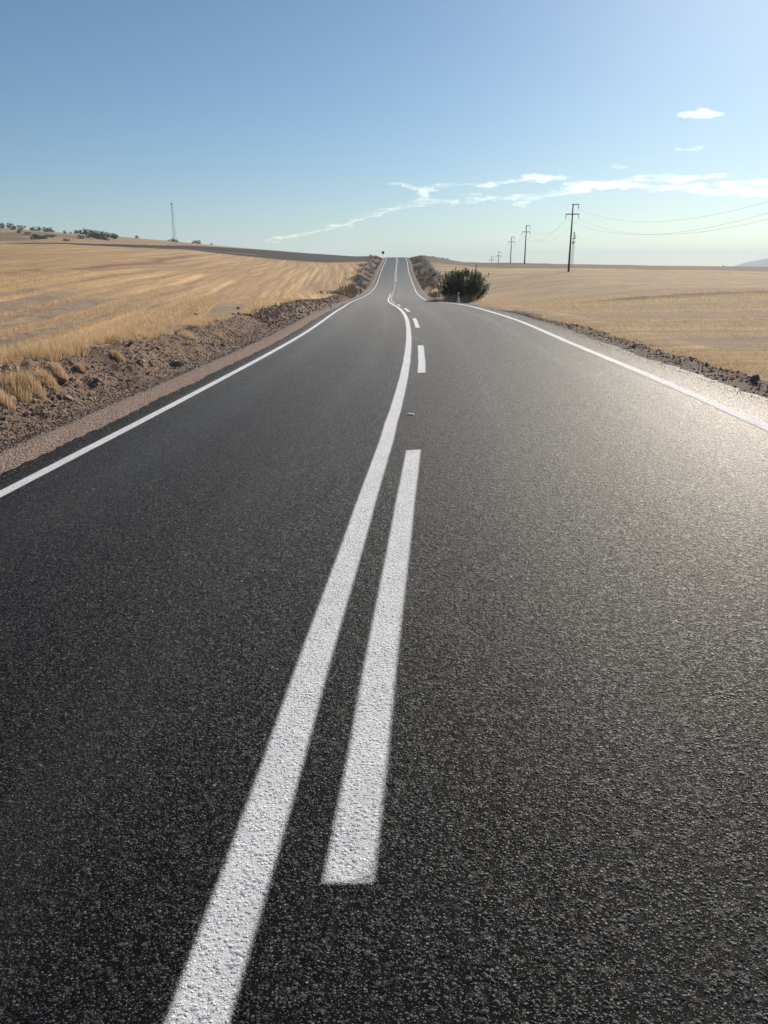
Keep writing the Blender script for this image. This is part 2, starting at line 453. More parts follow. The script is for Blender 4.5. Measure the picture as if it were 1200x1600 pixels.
m = NM('land')
P = m.coord(); tint = m.attr('tint'); km = m.attr('kindmask'); rows = m.attr('rows')
sep = m.n('ShaderNodeSeparateColor'); m.l(km, sep.inputs[0])
straw, grav, soil = sep.outputs[0], sep.outputs[1], sep.outputs[2]
mp = m.n('ShaderNodeMapping'); m.l(rows, mp.inputs[0]); mp.inputs['Scale'].default_value = (1.0, .012, 1)
rown = m.noise(mp.outputs[0], 1.5, 4, .6)
mp3 = m.n('ShaderNodeMapping'); m.l(rows, mp3.inputs[0]); mp3.inputs['Scale'].default_value = (1.0, .010, 1)
rowb = m.noise(mp3.outputs[0], .42, 4, .65)
patch = m.noise(P, .10, 5, .65)
mp2 = m.n('ShaderNodeMapping'); m.l(rows, mp2.inputs[0]); mp2.inputs['Scale'].default_value = (1.0, .025, 1)
rowf = m.noise(mp2.outputs[0], 6.0, 3, .6)
fine = m.noise(P, 14, 4, .7); mid = m.noise(P, 1.1, 4, .6); gr = m.noise(P, 60, 3, .7)
c1 = m.mix(m.math('MULTIPLY', straw, m.rng(rown, .35, .62, .75, 0)), tint, (.20, .135, .09))
c1 = m.mix(m.math('MULTIPLY', straw, m.rng(rowb, .50, .64, 0, .55)), c1, (.22, .15, .10))
rsp = m.n('ShaderNodeSeparateColor'); m.l(rows, rsp.inputs[0])
def wave(k, nz_, amt):
    return m.math('SINE', m.math('ADD', m.math('MULTIPLY', rsp.outputs[0], k), m.math('MULTIPLY', nz_, amt)))
lown = m.noise(P, .016, 2, .5)
wv = m.math('ADD', m.math('MULTIPLY', wave(2.1, lown, 16), .6), m.math('MULTIPLY', wave(4.3, lown, 40), .45))
c1 = m.mix(m.math('MULTIPLY', straw, m.math('MULTIPLY', m.rng(wv, .1, .8, 0, .62), m.rng(patch, .35, .6, 1, .75))), c1, (.22, .145, .09))
c1 = m.mix(m.math('MULTIPLY', straw, m.rng(patch, .45, .65, 0, .14)), c1, (.34, .20, .10))
c1 = m.mix(m.math('MULTIPLY', straw, m.rng(rowf, .5, .8, 0, .5)), c1, (.62, .47, .27))
c1 = m.mix(m.math('MULTIPLY', straw, m.rng(fine, .5, .8, 0, .6)), c1, (.60, .45, .25))
c1 = m.mix(m.rng(mid, .35, .7, 0, .2), c1, (.14, .10, .075))
vor = m.n('ShaderNodeTexVoronoi'); m.l(P, vor.inputs[0]); vor.inputs['Scale'].default_value = 32
vb = m.n('ShaderNodeSeparateColor'); m.l(vor.outputs['Color'], vb.inputs[0])
stone = m.mix(m.rng(vb.outputs[0], 0, 1, 0, 1), m.mix(1.0, tint, (.62, .6, .6), 'MULTIPLY'), m.mix(1.0, tint, (1.35, 1.3, 1.3), 'MULTIPLY'))
c1 = m.mix(grav, c1, stone)
mott = m.noise(P, .55, 6, .75)
sv_ = m.mix(m.rng(m.math('ADD', m.math('MULTIPLY', fine, .5), m.math('MULTIPLY', mott, .5)), .42, .58, 0, 1), m.mix(1.0, tint, (.5, .5, .52), 'MULTIPLY'), m.mix(1.0, tint, (1.6, 1.5, 1.4), 'MULTIPLY'))
c1 = m.mix(m.math('MULTIPLY', soil, .85), c1, sv_)
hgt = m.math('ADD', m.math('MULTIPLY', fine, .8), m.math('MULTIPLY', gr, .35))
hgt = m.math('ADD', hgt, m.math('MULTIPLY', grav, m.rng(vor.outputs['Distance'], 0, .7, .6, 0)))
hgt = m.math('ADD', hgt, m.math('MULTIPLY', rowf, .6))
land_mat = m.set(**{'Base Color': c1, 'Roughness': .95, 'Specular IOR Level': .15, 'Normal': m.bump(hgt, .05, .9)})
terr.materials.append(land_mat)
go = link(bpy.data.objects.new('ground', terr))
tag(go, kind='structure')

# ------------------------------------------------------------------ road
def relief(m, P):
    """chippings of three sizes standing out of the binder, each with its own tilt"""
    n_f = m.noise(P, 300, 3, .7); n_m = m.noise(P, 22, 3, .6); n_g = m.noise(P, 46, 2, .7)
    rag = m.math('MULTIPLY', m.math('SUBTRACT', n_f, .5), .34)
    H_, T_, cols_ = None, None, []
    for sc_, r0, r1, amp in ((46, -.55, .52, 1.0), (84, .05, .66, .9), (160, .05, .62, .30)):
        v = m.n('ShaderNodeTexVoronoi'); m.l(P, v.inputs[0]); v.inputs['Scale'].default_value = sc_
        c = m.n('ShaderNodeSeparateColor'); m.l(v.outputs['Color'], c.inputs[0])
        dd = m.math('SUBTRACT', m.rng(c.outputs[1], 0, 1, r0, r1), m.math('ADD', v.outputs['Distance'], rag))
        k_ = m.rng(dd, 0, .16, 0, 1)
        off_ = m.n('ShaderNodeVectorMath', operation='SUBTRACT'); m.l(P, off_.inputs[0]); m.l(v.outputs['Position'], off_.inputs[1])
        cen = m.n('ShaderNodeVectorMath', operation='SUBTRACT'); m.l(v.outputs['Color'], cen.inputs[0]); cen.inputs[1].default_value = (.5, .5, .5)
        dt = m.n('ShaderNodeVectorMath', operation='DOT_PRODUCT'); m.l(off_.outputs[0], dt.inputs[0]); m.l(cen.outputs[0], dt.inputs[1])
        tilt = m.math('MULTIPLY', dt.outputs['Value'], sc_ * 3.0)
        dome = m.rng(v.outputs['Distance'], 0, .6, .30, 0)
        h_ = m.math('MULTIPLY', k_, m.math('ADD', m.math('ADD', m.math('MULTIPLY', c.outputs[2], .35), .55), m.math('ADD', tilt, dome)))
        h_ = m.math('MULTIPLY', h_, amp)
        H_ = h_ if H_ is None else m.math('MAXIMUM', H_, h_)
        T_ = k_ if T_ is None else m.math('MAXIMUM', T_, k_)
        cols_.append((k_, c))
    hh = m.math('ADD', m.math('ADD', H_, m.math('MULTIPLY', n_f, .30)), m.math('MULTIPLY', n_m, 1.0))
    chip = m.mix(m.rng(cols_[1][1].outputs[0], .2, 1, 0, 1), (.006, .006, .007), (.028, .027, .025))
    chip = m.mix(m.rng(cols_[0][1].outputs[0], .7, 1, 0, .8), chip, (.05, .045, .038))
    pale = m.math('MULTIPLY', cols_[2][0], m.rng(cols_[2][1].outputs[0], .92, .95, 0, .7))
    return hh, T_, chip, pale, n_f, n_m, n_g

m = NM('asphalt')
P = m.coord()
uv = m.attr('lane')
sp = m.n('ShaderNodeSeparateColor'); m.l(uv, sp.inputs[0]); tt, ssn = sp.outputs[0], sp.outputs[1]
hh, top, chip, pale, n_f, n_m, n_g = relief(m, P)
n_b = m.noise(P, .9, 4, .6)
base = m.mix(top, (.003, .003, .0035), chip)  # dark binder, taken near black: occlusion between chippings put into the colour
base = m.mix(pale, base, (.16, .155, .14))
base = m.mix(m.rng(n_g, .5, .72, 0, .3), base, (.045, .043, .04))
base = m.mix(m.rng(n_b, .35, .7, 0, .35), base, (.008, .008, .009))
sidew = m.math('MULTIPLY', m.rng(tt, 3.72, 4.2, 1, .8), m.rng(tt, -3.72, -3.5, .7, 1))
specl = m.rng(m.math('ADD', top, m.rng(n_g, .4, .65, -.25, .25)), .05, 1.0, .03, .80)
specl = m.math('MULTIPLY', specl, sidew)
# polished wheel paths (real wear): slightly lighter bands along each lane
def band(c, wd): return m.math('MAXIMUM', m.math('SUBTRACT', 1.0, m.math('MULTIPLY', m.math('ABSOLUTE', m.math('SUBTRACT', tt, c)), 1.0 / wd)), 0.0)
wheel = m.math('ADD', m.math('ADD', band(-2.6, .5), band(-.95, .45)), m.math('ADD', band(1.1, .5), band(2.75, .5)))
lg = m.n('ShaderNodeMapping'); m.l(uv, lg.inputs[0]); lg.inputs['Scale'].default_value = (3.0, .12, 1)
lgn = m.noise(lg.outputs[0], 1.0, 4, .6)
wheel = m.math('MULTIPLY', wheel, m.rng(lgn, .3, .7, .3, 1))
base = m.mix(m.math('MULTIPLY', wheel, .28), base, (.07, .068, .064))
rough = m.math('ADD', m.rng(n_f, .3, .7, .36, .54), m.math('ADD', m.math('MULTIPLY', wheel, -.03), m.rng(sidew, .7, 1, .12, 0)))
asph = m.set(**{'Base Color': base, 'Roughness': rough, 'Specular IOR Level': specl, 'Normal': m.bump(hh, .0130, 1.0)})

ts = np.array([EL - .02, EL, -3.6, -3.0, -2.4, -1.8, -1.2, -.6, 0, .6, 1.2, 1.8, 2.4, 3.0, 3.6, 4.1, ER, ER + .02])
sg = np.concatenate([np.arange(-60, -4, 2.0), np.arange(-4, 40, .06), np.arange(40, 420, 1.0)])
T2, S2 = np.meshgrid(ts, sg, indexing='ij')
jl = (fbm(sg / .12, sg * 0, 3, 61) - .5) * .10 + (fbm(sg / 1.5, sg * 0 + 9, 2, 62) - .5) * .10
jr = (fbm(sg / .12, sg * 0 + 5, 3, 63) - .5) * .12 + (fbm(sg / 1.5, sg * 0 + 2, 2, 64) - .5) * .14
T2[:2] += jl; T2[-2:] += jr
VR = on_road(S2, T2)
VR[0, :, 2] -= .16; VR[-1, :, 2] -= .16
n0, n1 = T2.shape
idx = np.arange(n0 * n1).reshape(n0, n1)
q = np.stack([idx[:-1, :-1], idx[1:, :-1], idx[1:, 1:], idx[:-1, 1:]], -1).reshape(-1, 4)
rm = np_mesh('road', VR.reshape(-1, 3), q, False)
set_col(rm, 'lane', np.stack([T2, S2, 0 * T2], -1))
rm.materials.append(asph)
road = link(bpy.data.objects.new('road', rm)); tag(road, kind='structure')

# painted lines: sheets 4 mm above the asphalt, with a sprayed, grainy edge
m = NM('road_paint')
P = m.coord(); uv = m.attr('lane')
sp = m.n('ShaderNodeSeparateColor'); m.l(uv, sp.inputs[0])       # R: distance to the nearest paint edge (m), positive inside
hh, top, chip, pale, nf, n_m, n_g = relief(m, P)
nl = m.noise(P, 18, 3, .6); nw = m.noise(P, 3.5, 4, .7)
edge = m.math('ADD', sp.outputs[0], m.math('MULTIPLY', m.math('SUBTRACT', m.noise(P, 260, 3, .65), .5), .052))
alpha = m.rng(edge, -.010, .009, 0, 1)
deep = m.math('MULTIPLY', m.rng(top, .0, .3, 1, 0), m.rng(m.noise(P, 60, 3, .7), .56, .70, 0, .75))
alpha = m.math('MULTIPLY', alpha, m.math('SUBTRACT', 1.0, deep))
hp = m.math('ADD', m.math('MULTIPLY', hh, .62), m.math('MULTIPLY', m.noise(P, 75, 5, .75), 1.1))
pc = m.mix(m.rng(nw, .35, .75, 0, 1), (.90, .915, .94), (.76, .78, .81))
pc = m.mix(m.rng(nl, .55, .8, 0, .25), pc, (.52, .52, .52))
paint = m.set(**{'Base Color': pc, 'Roughness': .72, 'Specular IOR Level': .25, 'Alpha': alpha, 'Normal': m.bump(hp, .0090, 1.0)})

def stripe(name, s0, s1, tc, wd, ends=False):
    st_ = np.arange(s0 - .03, s1 + .031, .06 if s0 < 30 and s1 < 60 else .5)
    if s1 > 60: st_ = np.concatenate([np.arange(s0, 40, .25), np.arange(max(s0, 40), s1 + .1, 1.0)])
    if ends: st_ = np.unique(np.concatenate([[s0 - .03, s0, s0 + .03], st_[(st_ > s0 + .03) & (st_ < s1 - .03)], [s1 - .03, s1, s1 + .03]]))
    uu = np.array([-wd / 2 - .03, -wd / 2, 0, wd / 2, wd / 2 + .03])
    U, S = np.meshgrid(uu, st_, indexing='ij')
    wv = (fbm(S / 1.1, S * 0 + tc, 2, 12) - .5) * .012
    Vv = on_road(S, tc + U + wv, .004)
    e = wd / 2 - np.abs(U)
    if ends: e = np.minimum(e, np.minimum(S - s0, s1 - S))
    k0, k1 = U.shape; ii = np.arange(k0 * k1).reshape(k0, k1)
    qq = np.stack([ii[:-1, :-1], ii[1:, :-1], ii[1:, 1:], ii[:-1, 1:]], -1).reshape(-1, 4)
    me = np_mesh(name, Vv.reshape(-1, 3), qq, False)
    set_col(me, 'lane', np.stack([e, S, 0 * S], -1))
    me.materials.append(paint)
    return link(bpy.data.objects.new(name, me), road)
stripe('edge_line', -58, 410, -HL, .135)
stripe('edge_line', -58, 410, HR, .145)
stripe('solid_line', -58, 116, -.150, .145, True)
stripe('solid_line', 166, 410, .43, .14, True)
k = 0
while True:
    s0 = 1.75 + 11.85 * k
    if s0 > 400: break
    stripe('dash', s0, s0 + 5.6, .150, .140, True); k += 1

# ------------------------------------------------------------------ materials for things
M_ = {
 'steel': plain('galvanised_steel', (.22, .22, .225), .5, .3, 12, .6),
 'mastpaint': plain('mast_paint', (.20, .20, .22), .6, .3, 4),
 'pole': plain('weathered_pole', (.15, .105, .10), .8, .35, 3),
 'porcelain': plain('insulator', (.10, .075, .07), .35, .3, 9),
 'wire': plain('wire', (.05, .05, .055), .6, .2, 2),
 'signback': plain('sign_back', (.62, .66, .68), .5, .15, 6),
 'signdark': plain('sign_back_dark', (.06, .065, .065), .6, .2, 6),
 'signwhite': plain('sign_white', (.75, .74, .72), .5, .12, 6),
 'signred': plain('sign_red', (.50, .05, .045), .5, .15, 6),
 'black': plain('black_plastic', (.02, .02, .022), .5, .2, 8),
 'white': plain('post_white', (.85, .84, .82), .6, .2, 14),
 'orange': plain('reflector_red', (.55, .08, .05), .35, .15, 10),
 'bark': plain('bark', (.10, .075, .055), .9, .4, 14, 0, .02),
 'studbody': plain('stud_body', (.85, .85, .83), .6, .1, 40),
 'studlens': plain('stud_lens', (.9, .9, .88), .6, .1, 40),
 'concrete': plain('concrete', (.38, .35, .32), .85, .25, 5, 0, .01),
}
def leafmat(name, c1, c2, trans=.3):
    m = NM(name)
    g = m.n('ShaderNodeNewGeometry'); f = g.outputs['Random Per Island']
    nz = m.noise(g.outputs['Position'], 1.4, 3, .6)
    c = m.mix(f, c1, c2); c = m.mix(m.rng(nz, .35, .7, 0, .4), c, tuple(x * .5 for x in c1))
    m.set(**{'Base Color': c, 'Roughness': .6, 'Specular IOR Level': .3})
    tr = m.n('ShaderNodeBsdfTranslucent'); m.l(c, tr.inputs[0])
    mx = m.n('ShaderNodeMixShader'); mx.inputs[0].default_value = trans
    m.l(m.b.outputs[0], mx.inputs[1]); m.l(tr.outputs[0], mx.inputs[2]); m.l(mx.outputs[0], m.out.inputs[0])
    return m.m
M_['leaf'] = leafmat('bush_leaf', (.060, .080, .055), (.15, .17, .11), .5)
M_['leafdark'] = leafmat('hill_leaf', (.035, .045, .028), (.06, .07, .04))
M_['straw'] = leafmat('dry_grass', (.62, .43, .23), (.80, .64, .42), .35)
M_['weed'] = leafmat('weed', (.06, .055, .04), (.22, .16, .10), .3)
M_['strawred'] = leafmat('dry_grass_reddish', (.58, .41, .25), (.76, .60, .39), .4)

def rockmat(name, c, c2):
    m = NM(name); p = m.n('ShaderNodeTexCoord').outputs['Object']; g = m.n('ShaderNodeNewGeometry')
    oi = m.n('ShaderNodeObjectInfo').outputs['Random']
    f = m.math('ADD', m.math('MULTIPLY', oi, .6), m.math('MULTIPLY', g.outputs['Random Per Island'], .4))
    cc = m.mix(f, c, c2)
    cc = m.mix(m.rng(m.noise(g.outputs['Position'], 25, 4, .7), .35, .7, 0, .5), cc, tuple(x * .5 for x in c))
    return m.set(**{'Base Color': cc, 'Roughness': .9, 'Specular IOR Level': .2, 'Normal': m.bump(m.noise(g.outputs['Position'], 50, 4, .7), .02)})
M_['rock'] = rockmat('rubble', (.30, .225, .175), (.54, .44, .35))
M_['rockdark'] = rockmat('dark_rock', (.24, .17, .13), (.32, .24, .18))
M_['rockpale'] = rockmat('pale_rock', (.48, .40, .30), (.58, .50, .38))
M_['clod'] = rockmat('soil_clod', (.20, .17, .145), (.32, .27, .22))

# ------------------------------------------------------------------ stones
def ico(sub=1):
    import bmesh
    bm = bmesh.new(); bmesh.ops.create_icosphere(bm, subdivisions=sub, radius=1)
    V = np.array([v.co[:] for v in bm.verts]); Fc = np.array([[v.index for v in f.verts] for f in bm.faces]); bm.free()
    return V, Fc
def rock_shape(seed, sub=2):
    r_ = np.random.default_rng(seed); V, Fc = ico(sub)
    V = V.copy()
    for _ in range(9):                                      # chip flat facets
        n = r_.normal(size=3); n /= np.linalg.norm(n); c = r_.uniform(.45, .8)
        dd = V @ n; V -= np.where(dd > c, dd - c, 0)[:, None] * n
    V *= r_.uniform([.8, .6, .5], [1.25, .95, .8])
    V += r_.normal(size=V.shape) * .025
    return V, Fc
rocks = [rock_shape(100 + i) for i in range(8)]
def rock_me(i, mat, name):
    me = np_mesh(name, rocks[i][0], rocks[i][1], False); me.materials.append(mat); return me
rme = {k: [rock_me(i, M_[k], n) for i in range(8)] for k, n in (('rock', 'rock'), ('rockdark', 'rock'), ('rockpale', 'rock'), ('clod', 'soil_clod'))}
def put_rock(name, kind, x, y, size, label, cat, group, sink=.35, sc=None):
    o = bpy.data.objects.new(name, rme[kind][random.randrange(8)])
    o.location = (x, y, gz(x, y) + size * (.5 - sink)); o.scale = sc or (size * random.uniform(.8, 1.2),) * 3
    o.rotation_euler = (random.uniform(-.5, .5), random.uniform(-.5, .5), random.uniform(0, 6.28))
    link(o); tag(o, label, cat, group); return o
def on_bank(s, t):
    p = on_road(np.array([float(s)]), np.array([float(t)]))[0]; return float(p[0]), float(p[1])
# named boulders
for (c_, r_, sz, kind, lab, scl) in (
    (97, 600, .10, 'rockdark', 'largest dark brown boulder lying at the top of the left rubble bank', None),
    (53, 622, .075, 'rockpale', 'tall pale yellowish stone standing in the left rubble bank', (.03, .03, .09)),
    (118, 640, .030, 'rockpale', 'pale angular stone lying on the grey gravel below the left bank', None),
    (114, 596, .040, 'rockpale', 'pale flat rock touching the right side of the largest dark boulder', None),
    (128, 595, .036, 'rock', 'second pale brown rock right of the largest dark boulder', None),
    (148, 608, .05, 'rock', 'rounded brown rock low in the bank right of the two pale rocks', None),
    (205, 541, .09, 'rockdark', 'dark earth lump at the field edge above the middle of the left bank', None),
    (306, 493, .09, 'rockdark', 'dark lump of earth on the bank crest against the golden field', None),
    (372, 483, .11, 'rockdark', 'small dark boulder on the bank crest near the top of the bank', None),
):
    x, y = hit(c_, r_); o = put_rock('boulder', kind, x, y, sz, lab, 'rock', None, .1, scl)
    if scl: o.rotation_euler = (0, .15, .4)
for i in range(150):
    s_ = 9.5 + 15 * random.random() ** 1.4; t_ = -random.triangular(4.95, 6.4, 5.6)
    x, y = on_bank(s_, t_)
    put_rock('rock', 'rock' if random.random() < .8 else 'rockdark', x, y, random.choice([1, 1, 1.5]) * random.uniform(.025, .07), 'brown angular rock half buried in the left roadside rubble bank', 'rock', 'brown rocks in the left rubble bank')
for i in range(90):
    s_ = 6.5 + 22 * random.random(); t_ = ER + random.triangular(.3, 1.5, .8)
    x, y = on_bank(s_, t_)
    put_rock('soil_clod', 'clod', x, y, random.uniform(.025, .065), 'dark soil clod on the low verge ridge right of the asphalt', 'clod', 'soil clods along the right verge')
x, y = hit(1001, 535)
put_rock('stone', 'rockpale', x, y, .05, 'small bright white stone on the dark clod ridge right of the road', 'stone', None, .1)
x, y = hit(1178, 597)
put_rock('soil_clod', 'clod', x, y, .10, 'biggest pointed dark clod standing on the right verge at the photo edge', 'clod', None, .1)

def scatter(name, kind, pts, sizes, mat, label, cat, sub=1, zs=None):
    base = [rock_shape(300 + i, sub) for i in range(6)]
    Vs, Fs, off = [], [], 0
    N = len(pts); which = rng.integers(0, 6, N)
    zs = ground(pts[:, 0], pts[:, 1]) if zs is None else zs
    for b in range(6):
        k = np.where(which == b)[0]
        if not len(k): continue
        Vb, Fb = base[b]
        a = rng.uniform(0, 6.28, len(k)); ca, sa = np.cos(a), np.sin(a)
        tl = rng.normal(0, .35, (len(k), 2))
        W = np.repeat(Vb[None], len(k), 0)
        W = W * sizes[k][:, None, None]
        x_ = W[..., 0] * ca[:, None] - W[..., 1] * sa[:, None]; y_ = W[..., 0] * sa[:, None] + W[..., 1] * ca[:, None]
        z_ = W[..., 2] + x_ * tl[:, :1] + y_ * tl[:, 1:]
        W = np.stack([x_ + pts[k, 0][:, None], y_ + pts[k, 1][:, None], z_ + (zs[k] + sizes[k] * .2)[:, None]], -1)
        Fk = Fb[None] + (np.arange(len(k)) * len(Vb))[:, None, None] + off
        Vs.append(W.reshape(-1, 3)); Fs.append(Fk.reshape(-1, 3)); off += len(k) * len(Vb)
    o = np_obj(name, np.vstack(Vs), np.vstack(Fs), mat)
    tag(o, label, cat, kind='stuff'); return o
def road_pts(N, s0, s1, p, tf):
    s_ = s0 + (s1 - s0) * rng.random(N) ** p; t_ = tf(N, s_)
    P_ = on_road(s_, t_); return P_[:, :2]
pts = road_pts(14000, 8, 40, 1.8, lambda N, s_: -rng.triangular(4.6, 5.3, 6.7, N))
scatter('gravel', 'stuff', pts, rng.uniform(.008, .030, 14000), M_['rock'], 'loose grey brown gravel and rubble covering the ditch and bank left of the road', 'gravel')
pts = road_pts(2600, 30, 110, 1.4, lambda N, s_: -rng.triangular(4.9, 5.9, 6.9, N))
scatter('rubble', 'stuff', pts, rng.uniform(.03, .09, 2600), M_['rock'], 'purple brown rubble on the long left embankment farther along the road', 'rubble')
pts = road_pts(4200, 4, 40, 1.5, lambda N, s_: ER + rng.triangular(.08, .8, 1.7, N))
scatter('loose_soil', 'stuff', pts, rng.uniform(.010, .034, 4200), M_['clod'], 'crumbled dark soil along the edge right of the asphalt', 'soil')
pts = road_pts(1200, 4, 30, 1.5, lambda N, s_: ER + .02 + rng.exponential(.10, N))
scatter('chippings', 'stuff', pts, rng.uniform(.006, .014, 1200), M_['rockpale'], 'pale stone chippings scattered beside the right asphalt edge', 'gravel')

s_ = 5.5 + 35 * rng.random(2600) ** 1.6; sd_ = rng.random(2600) < .5
t_ = np.where(sd_, EL + .06 + rng.exponential(.07, 2600), ER - .06 - rng.exponential(.09, 2600))
p3 = on_road(s_, t_)
scatter('grit', 'stuff', p3[:, :2], rng.uniform(.004, .011, 2600), M_['rock'], 'loose grit lying on both edges of the asphalt', 'grit', 1, p3[:, 2])

# ------------------------------------------------------------------ dry grass
def blades(name, P2, hgt, wid, mat, label, cat, lean=.35, kind='stuff', parent=None, z=None):
    N = len(P2)
    zz = ground(P2[:, 0], P2[:, 1]) if z is None else z
    a = rng.uniform(0, 6.28, N); la = rng.uniform(0, 6.28, N); lm = np.abs(rng.normal(0, lean, N)) * hgt
    bx, by = np.cos(a) * wid, np.sin(a) * wid
    base = np.stack([P2[:, 0], P2[:, 1], zz - .01], -1)
    V = np.empty((N, 5, 3))
    V[:, 0] = base - np.stack([bx, by, 0 * bx], -1); V[:, 1] = base + np.stack([bx, by, 0 * bx], -1)
    mid = base + np.stack([np.cos(la) * lm * .35, np.sin(la) * lm * .35, hgt * .55], -1)
    V[:, 2] = mid + np.stack([bx, by, 0 * bx], -1) * .7; V[:, 3] = mid - np.stack([bx, by, 0 * bx], -1) * .7
    V[:, 4] = base + np.stack([np.cos(la) * lm, np.sin(la) * lm, hgt], -1)
    i0 = np.arange(N)[:, None] * 5
    Fc = np.concatenate([i0 + np.array([[0, 1, 2]]), i0 + np.array([[0, 2, 3]]), i0 + np.array([[3, 2, 4]])])
    o = np_obj(name, V.reshape(-1, 3), Fc, mat, parent)
    if parent is None: tag(o, label, cat, kind=kind)
    return o
# tufts on the left bank crest
N = 20000
s_ = 9 + 24 * rng.random(N) ** 1.6
t_ = -(6.25 + np.abs(rng.normal(0, .5, N)))
keep = fbm(s_ / .9, t_ / .9, 2, 71) > .40
P2 = on_road(s_[keep], t_[keep])[:, :2]; n = len(P2)
blades('dry_grass', P2, rng.uniform(.10, .30, n) * np.interp(P2[:, 1], [9, 13, 20], [1.4, 1.2, .75]), rng.uniform(.002, .005, n), M_['straw'], 'tall golden dry grass growing along the crest of the left bank', 'grass')
# separate tufts
for (c_, r_, hh_, rd, lab) in ((4, 628, .36, .16, 'orange dry grass tuft cut by the left edge of the photo above the rocks'),
                        (26, 616, .46, .24, 'tallest reddish dry grass clump on the crest of the rubble bank'),
                        (48, 602, .38, .20, 'golden dry grass clump right of the tallest one on the bank crest'),
                        (72, 594, .30, .18, 'golden dry tuft left of the largest dark boulder'),
                        (92, 586, .24, .14, 'thin dry tuft just above the largest dark boulder'),
                        (126, 580, .17, .08, 'small lone reddish tuft growing out of the rubble bank'),
                        (185, 560, .22, .14, 'low reddish tuft near the crest of the bank beyond the lone tuft'),
                        (293, 528, .30, .26, 'orange dry weed clump halfway down the left embankment'),
                        (342, 528, .26, .18, 'pale dry weed clump right of the orange one on the embankment')):
    cx, cy = hit(c_, r_)
    N = 420
    ang = rng.uniform(0, 6.28, N); r_ = rd * np.sqrt(rng.random(N))
    P2 = np.stack([cx + np.cos(ang) * r_, cy + np.sin(ang) * r_], -1)
    o = blades('grass_tuft', P2, rng.uniform(.5, 1, N) * hh_ * (1 - .5 * r_ / rd), rng.uniform(.002, .004, N), M_['strawred'], lab, 'grass tuft', .3, kind='thing')
# stubble of both near fields
def field_pts(N, c0, c1, y0, y1, p):
    Yv = y0 * (y1 / y0) ** (rng.random(N) ** p); c = rng.uniform(c0, c1, N)
    return np.stack([(c - 600) / 1261 * Yv, Yv], -1)
P2 = field_pts(90000, -150, 560, 9, 70, .9); dd, s2 = lateral(P2[:, 0], P2[:, 1])
u2 = P2[:, 0] + .12 * P2[:, 1] + 4 * np.sin(P2[:, 1] / 55.0)
k = (dd < -6.5) & (fbm(u2 / .75, P2[:, 1] / 60, 3, 91) + (rng.random(len(u2)) - .5) * .14 < .515)
P2 = P2[k]; n = len(P2); sc = np.clip(P2[:, 1] / 22, .7, 2.0)
blades('stubble', P2, rng.uniform(.05, .15, n) * np.sqrt(sc), rng.uniform(.003, .006, n) * sc, M_['straw'], 'cut golden wheat stubble covering the near part of the left field', 'stubble', .6)
P2 = field_pts(90000, 640, 1350, 7, 70, .9); dd, s2 = lateral(P2[:, 0], P2[:, 1])
k = (dd > ER + 1.5) & (fbm(P2[:, 0] / 90, (P2[:, 1] + .05 * P2[:, 0]) / 1.5, 3, 97) + (rng.random(len(dd)) - .5) * .16 < .50)
P2 = P2[k]; n = len(P2); sc = np.clip(P2[:, 1] / 22, .7, 2.0)
blades('stubble', P2, rng.uniform(.05, .14, n) * np.sqrt(sc), rng.uniform(.003, .006, n) * sc, M_['straw'], 'pale golden stubble and dry grass on the near part of the right field', 'stubble', .6)

# rough weeds on the cut slopes of the climbing road
for side, lab in ((-1, 'mixed dry weeds on the cut slope left of the climbing road'), (1, 'dark weeds on the cut slope right of the climbing road')):
    N = 9000
    s_ = 100 + 200 * rng.random(N); t_ = side * (5.0 + np.abs(rng.normal(1.2, 1.6, N)))
    kk_ = fbm(s_ / 5, t_ / 1.2, 3, 73) > .47
    P2 = on_road(s_[kk_], t_[kk_])[:, :2]; n = len(P2)
    blades('weeds', P2, rng.uniform(.15, .6, n), rng.uniform(.02, .05, n), M_['weed'], lab, 'weeds', .5)
N = 5000
s_ = 6 + 26 * rng.random(N) ** 1.3; t_ = ER + .3 + 1.7 * rng.random(N) ** .6
P2 = on_road(s_, t_)[:, :2]
blades('dry_grass', P2, rng.uniform(.04, .16, N), rng.uniform(.002, .005, N), M_['strawred'], 'sparse dry grass growing through the clods right of the asphalt', 'grass', .6)

# ------------------------------------------------------------------ power line
PP = [(43.0, 59), (39.2, 171), (45.6, 262), (52.6, 336), (58.8, 416), (65.9, 495)]
TOPZ = [None, None, H + 56 / 1261 * 262, H + 39.5 / 1261 * 336, H + 17.5 / 1261 * 416, H + 11 / 1261 * 495]
PH = 13.4
def make_pole():
    root = empty('power_pole', (0, 0, 0))
    a = MB(); a.tube([(0, 0, -.6), (0, 0, 4), (0, 0, 9), (0, 0, PH)], [.235, .20, .155, .115], 12); a.build('shaft', M_['pole'], root, True)
    b = MB(); b.box((.50, 0, PH - .08), (1.42, .14, .16)); b.box((-.12, 0, PH - .08), (.1, .2, .24)); b.build('crossarm', M_['pole'], root)
    c = MB(); c.box((0, -.17, PH - 1.95), (2.75, .13, .17)); c.box((0, .17, PH - 1.95), (2.75, .13, .17)); c.build('crossarm', M_['pole'], root)
    for (ix, iz) in ((1.12, PH - .16), (-1.3, PH - 2.04), (1.3, PH - 2.04)):
        t = MB(); t.tube([(ix, 0, iz + .02), (ix, 0, iz - .78)], .05, 6)
        for kk in range(4): t.tube([(ix, 0, iz - .16 - kk * .15), (ix, 0, iz - .20 - kk * .15), (ix, 0, iz - .25 - kk * .15)], [.06, .13, .07], 10)
        t.build('insulator', M_['porcelain'], root, True)
    return root
pole = make_pole()
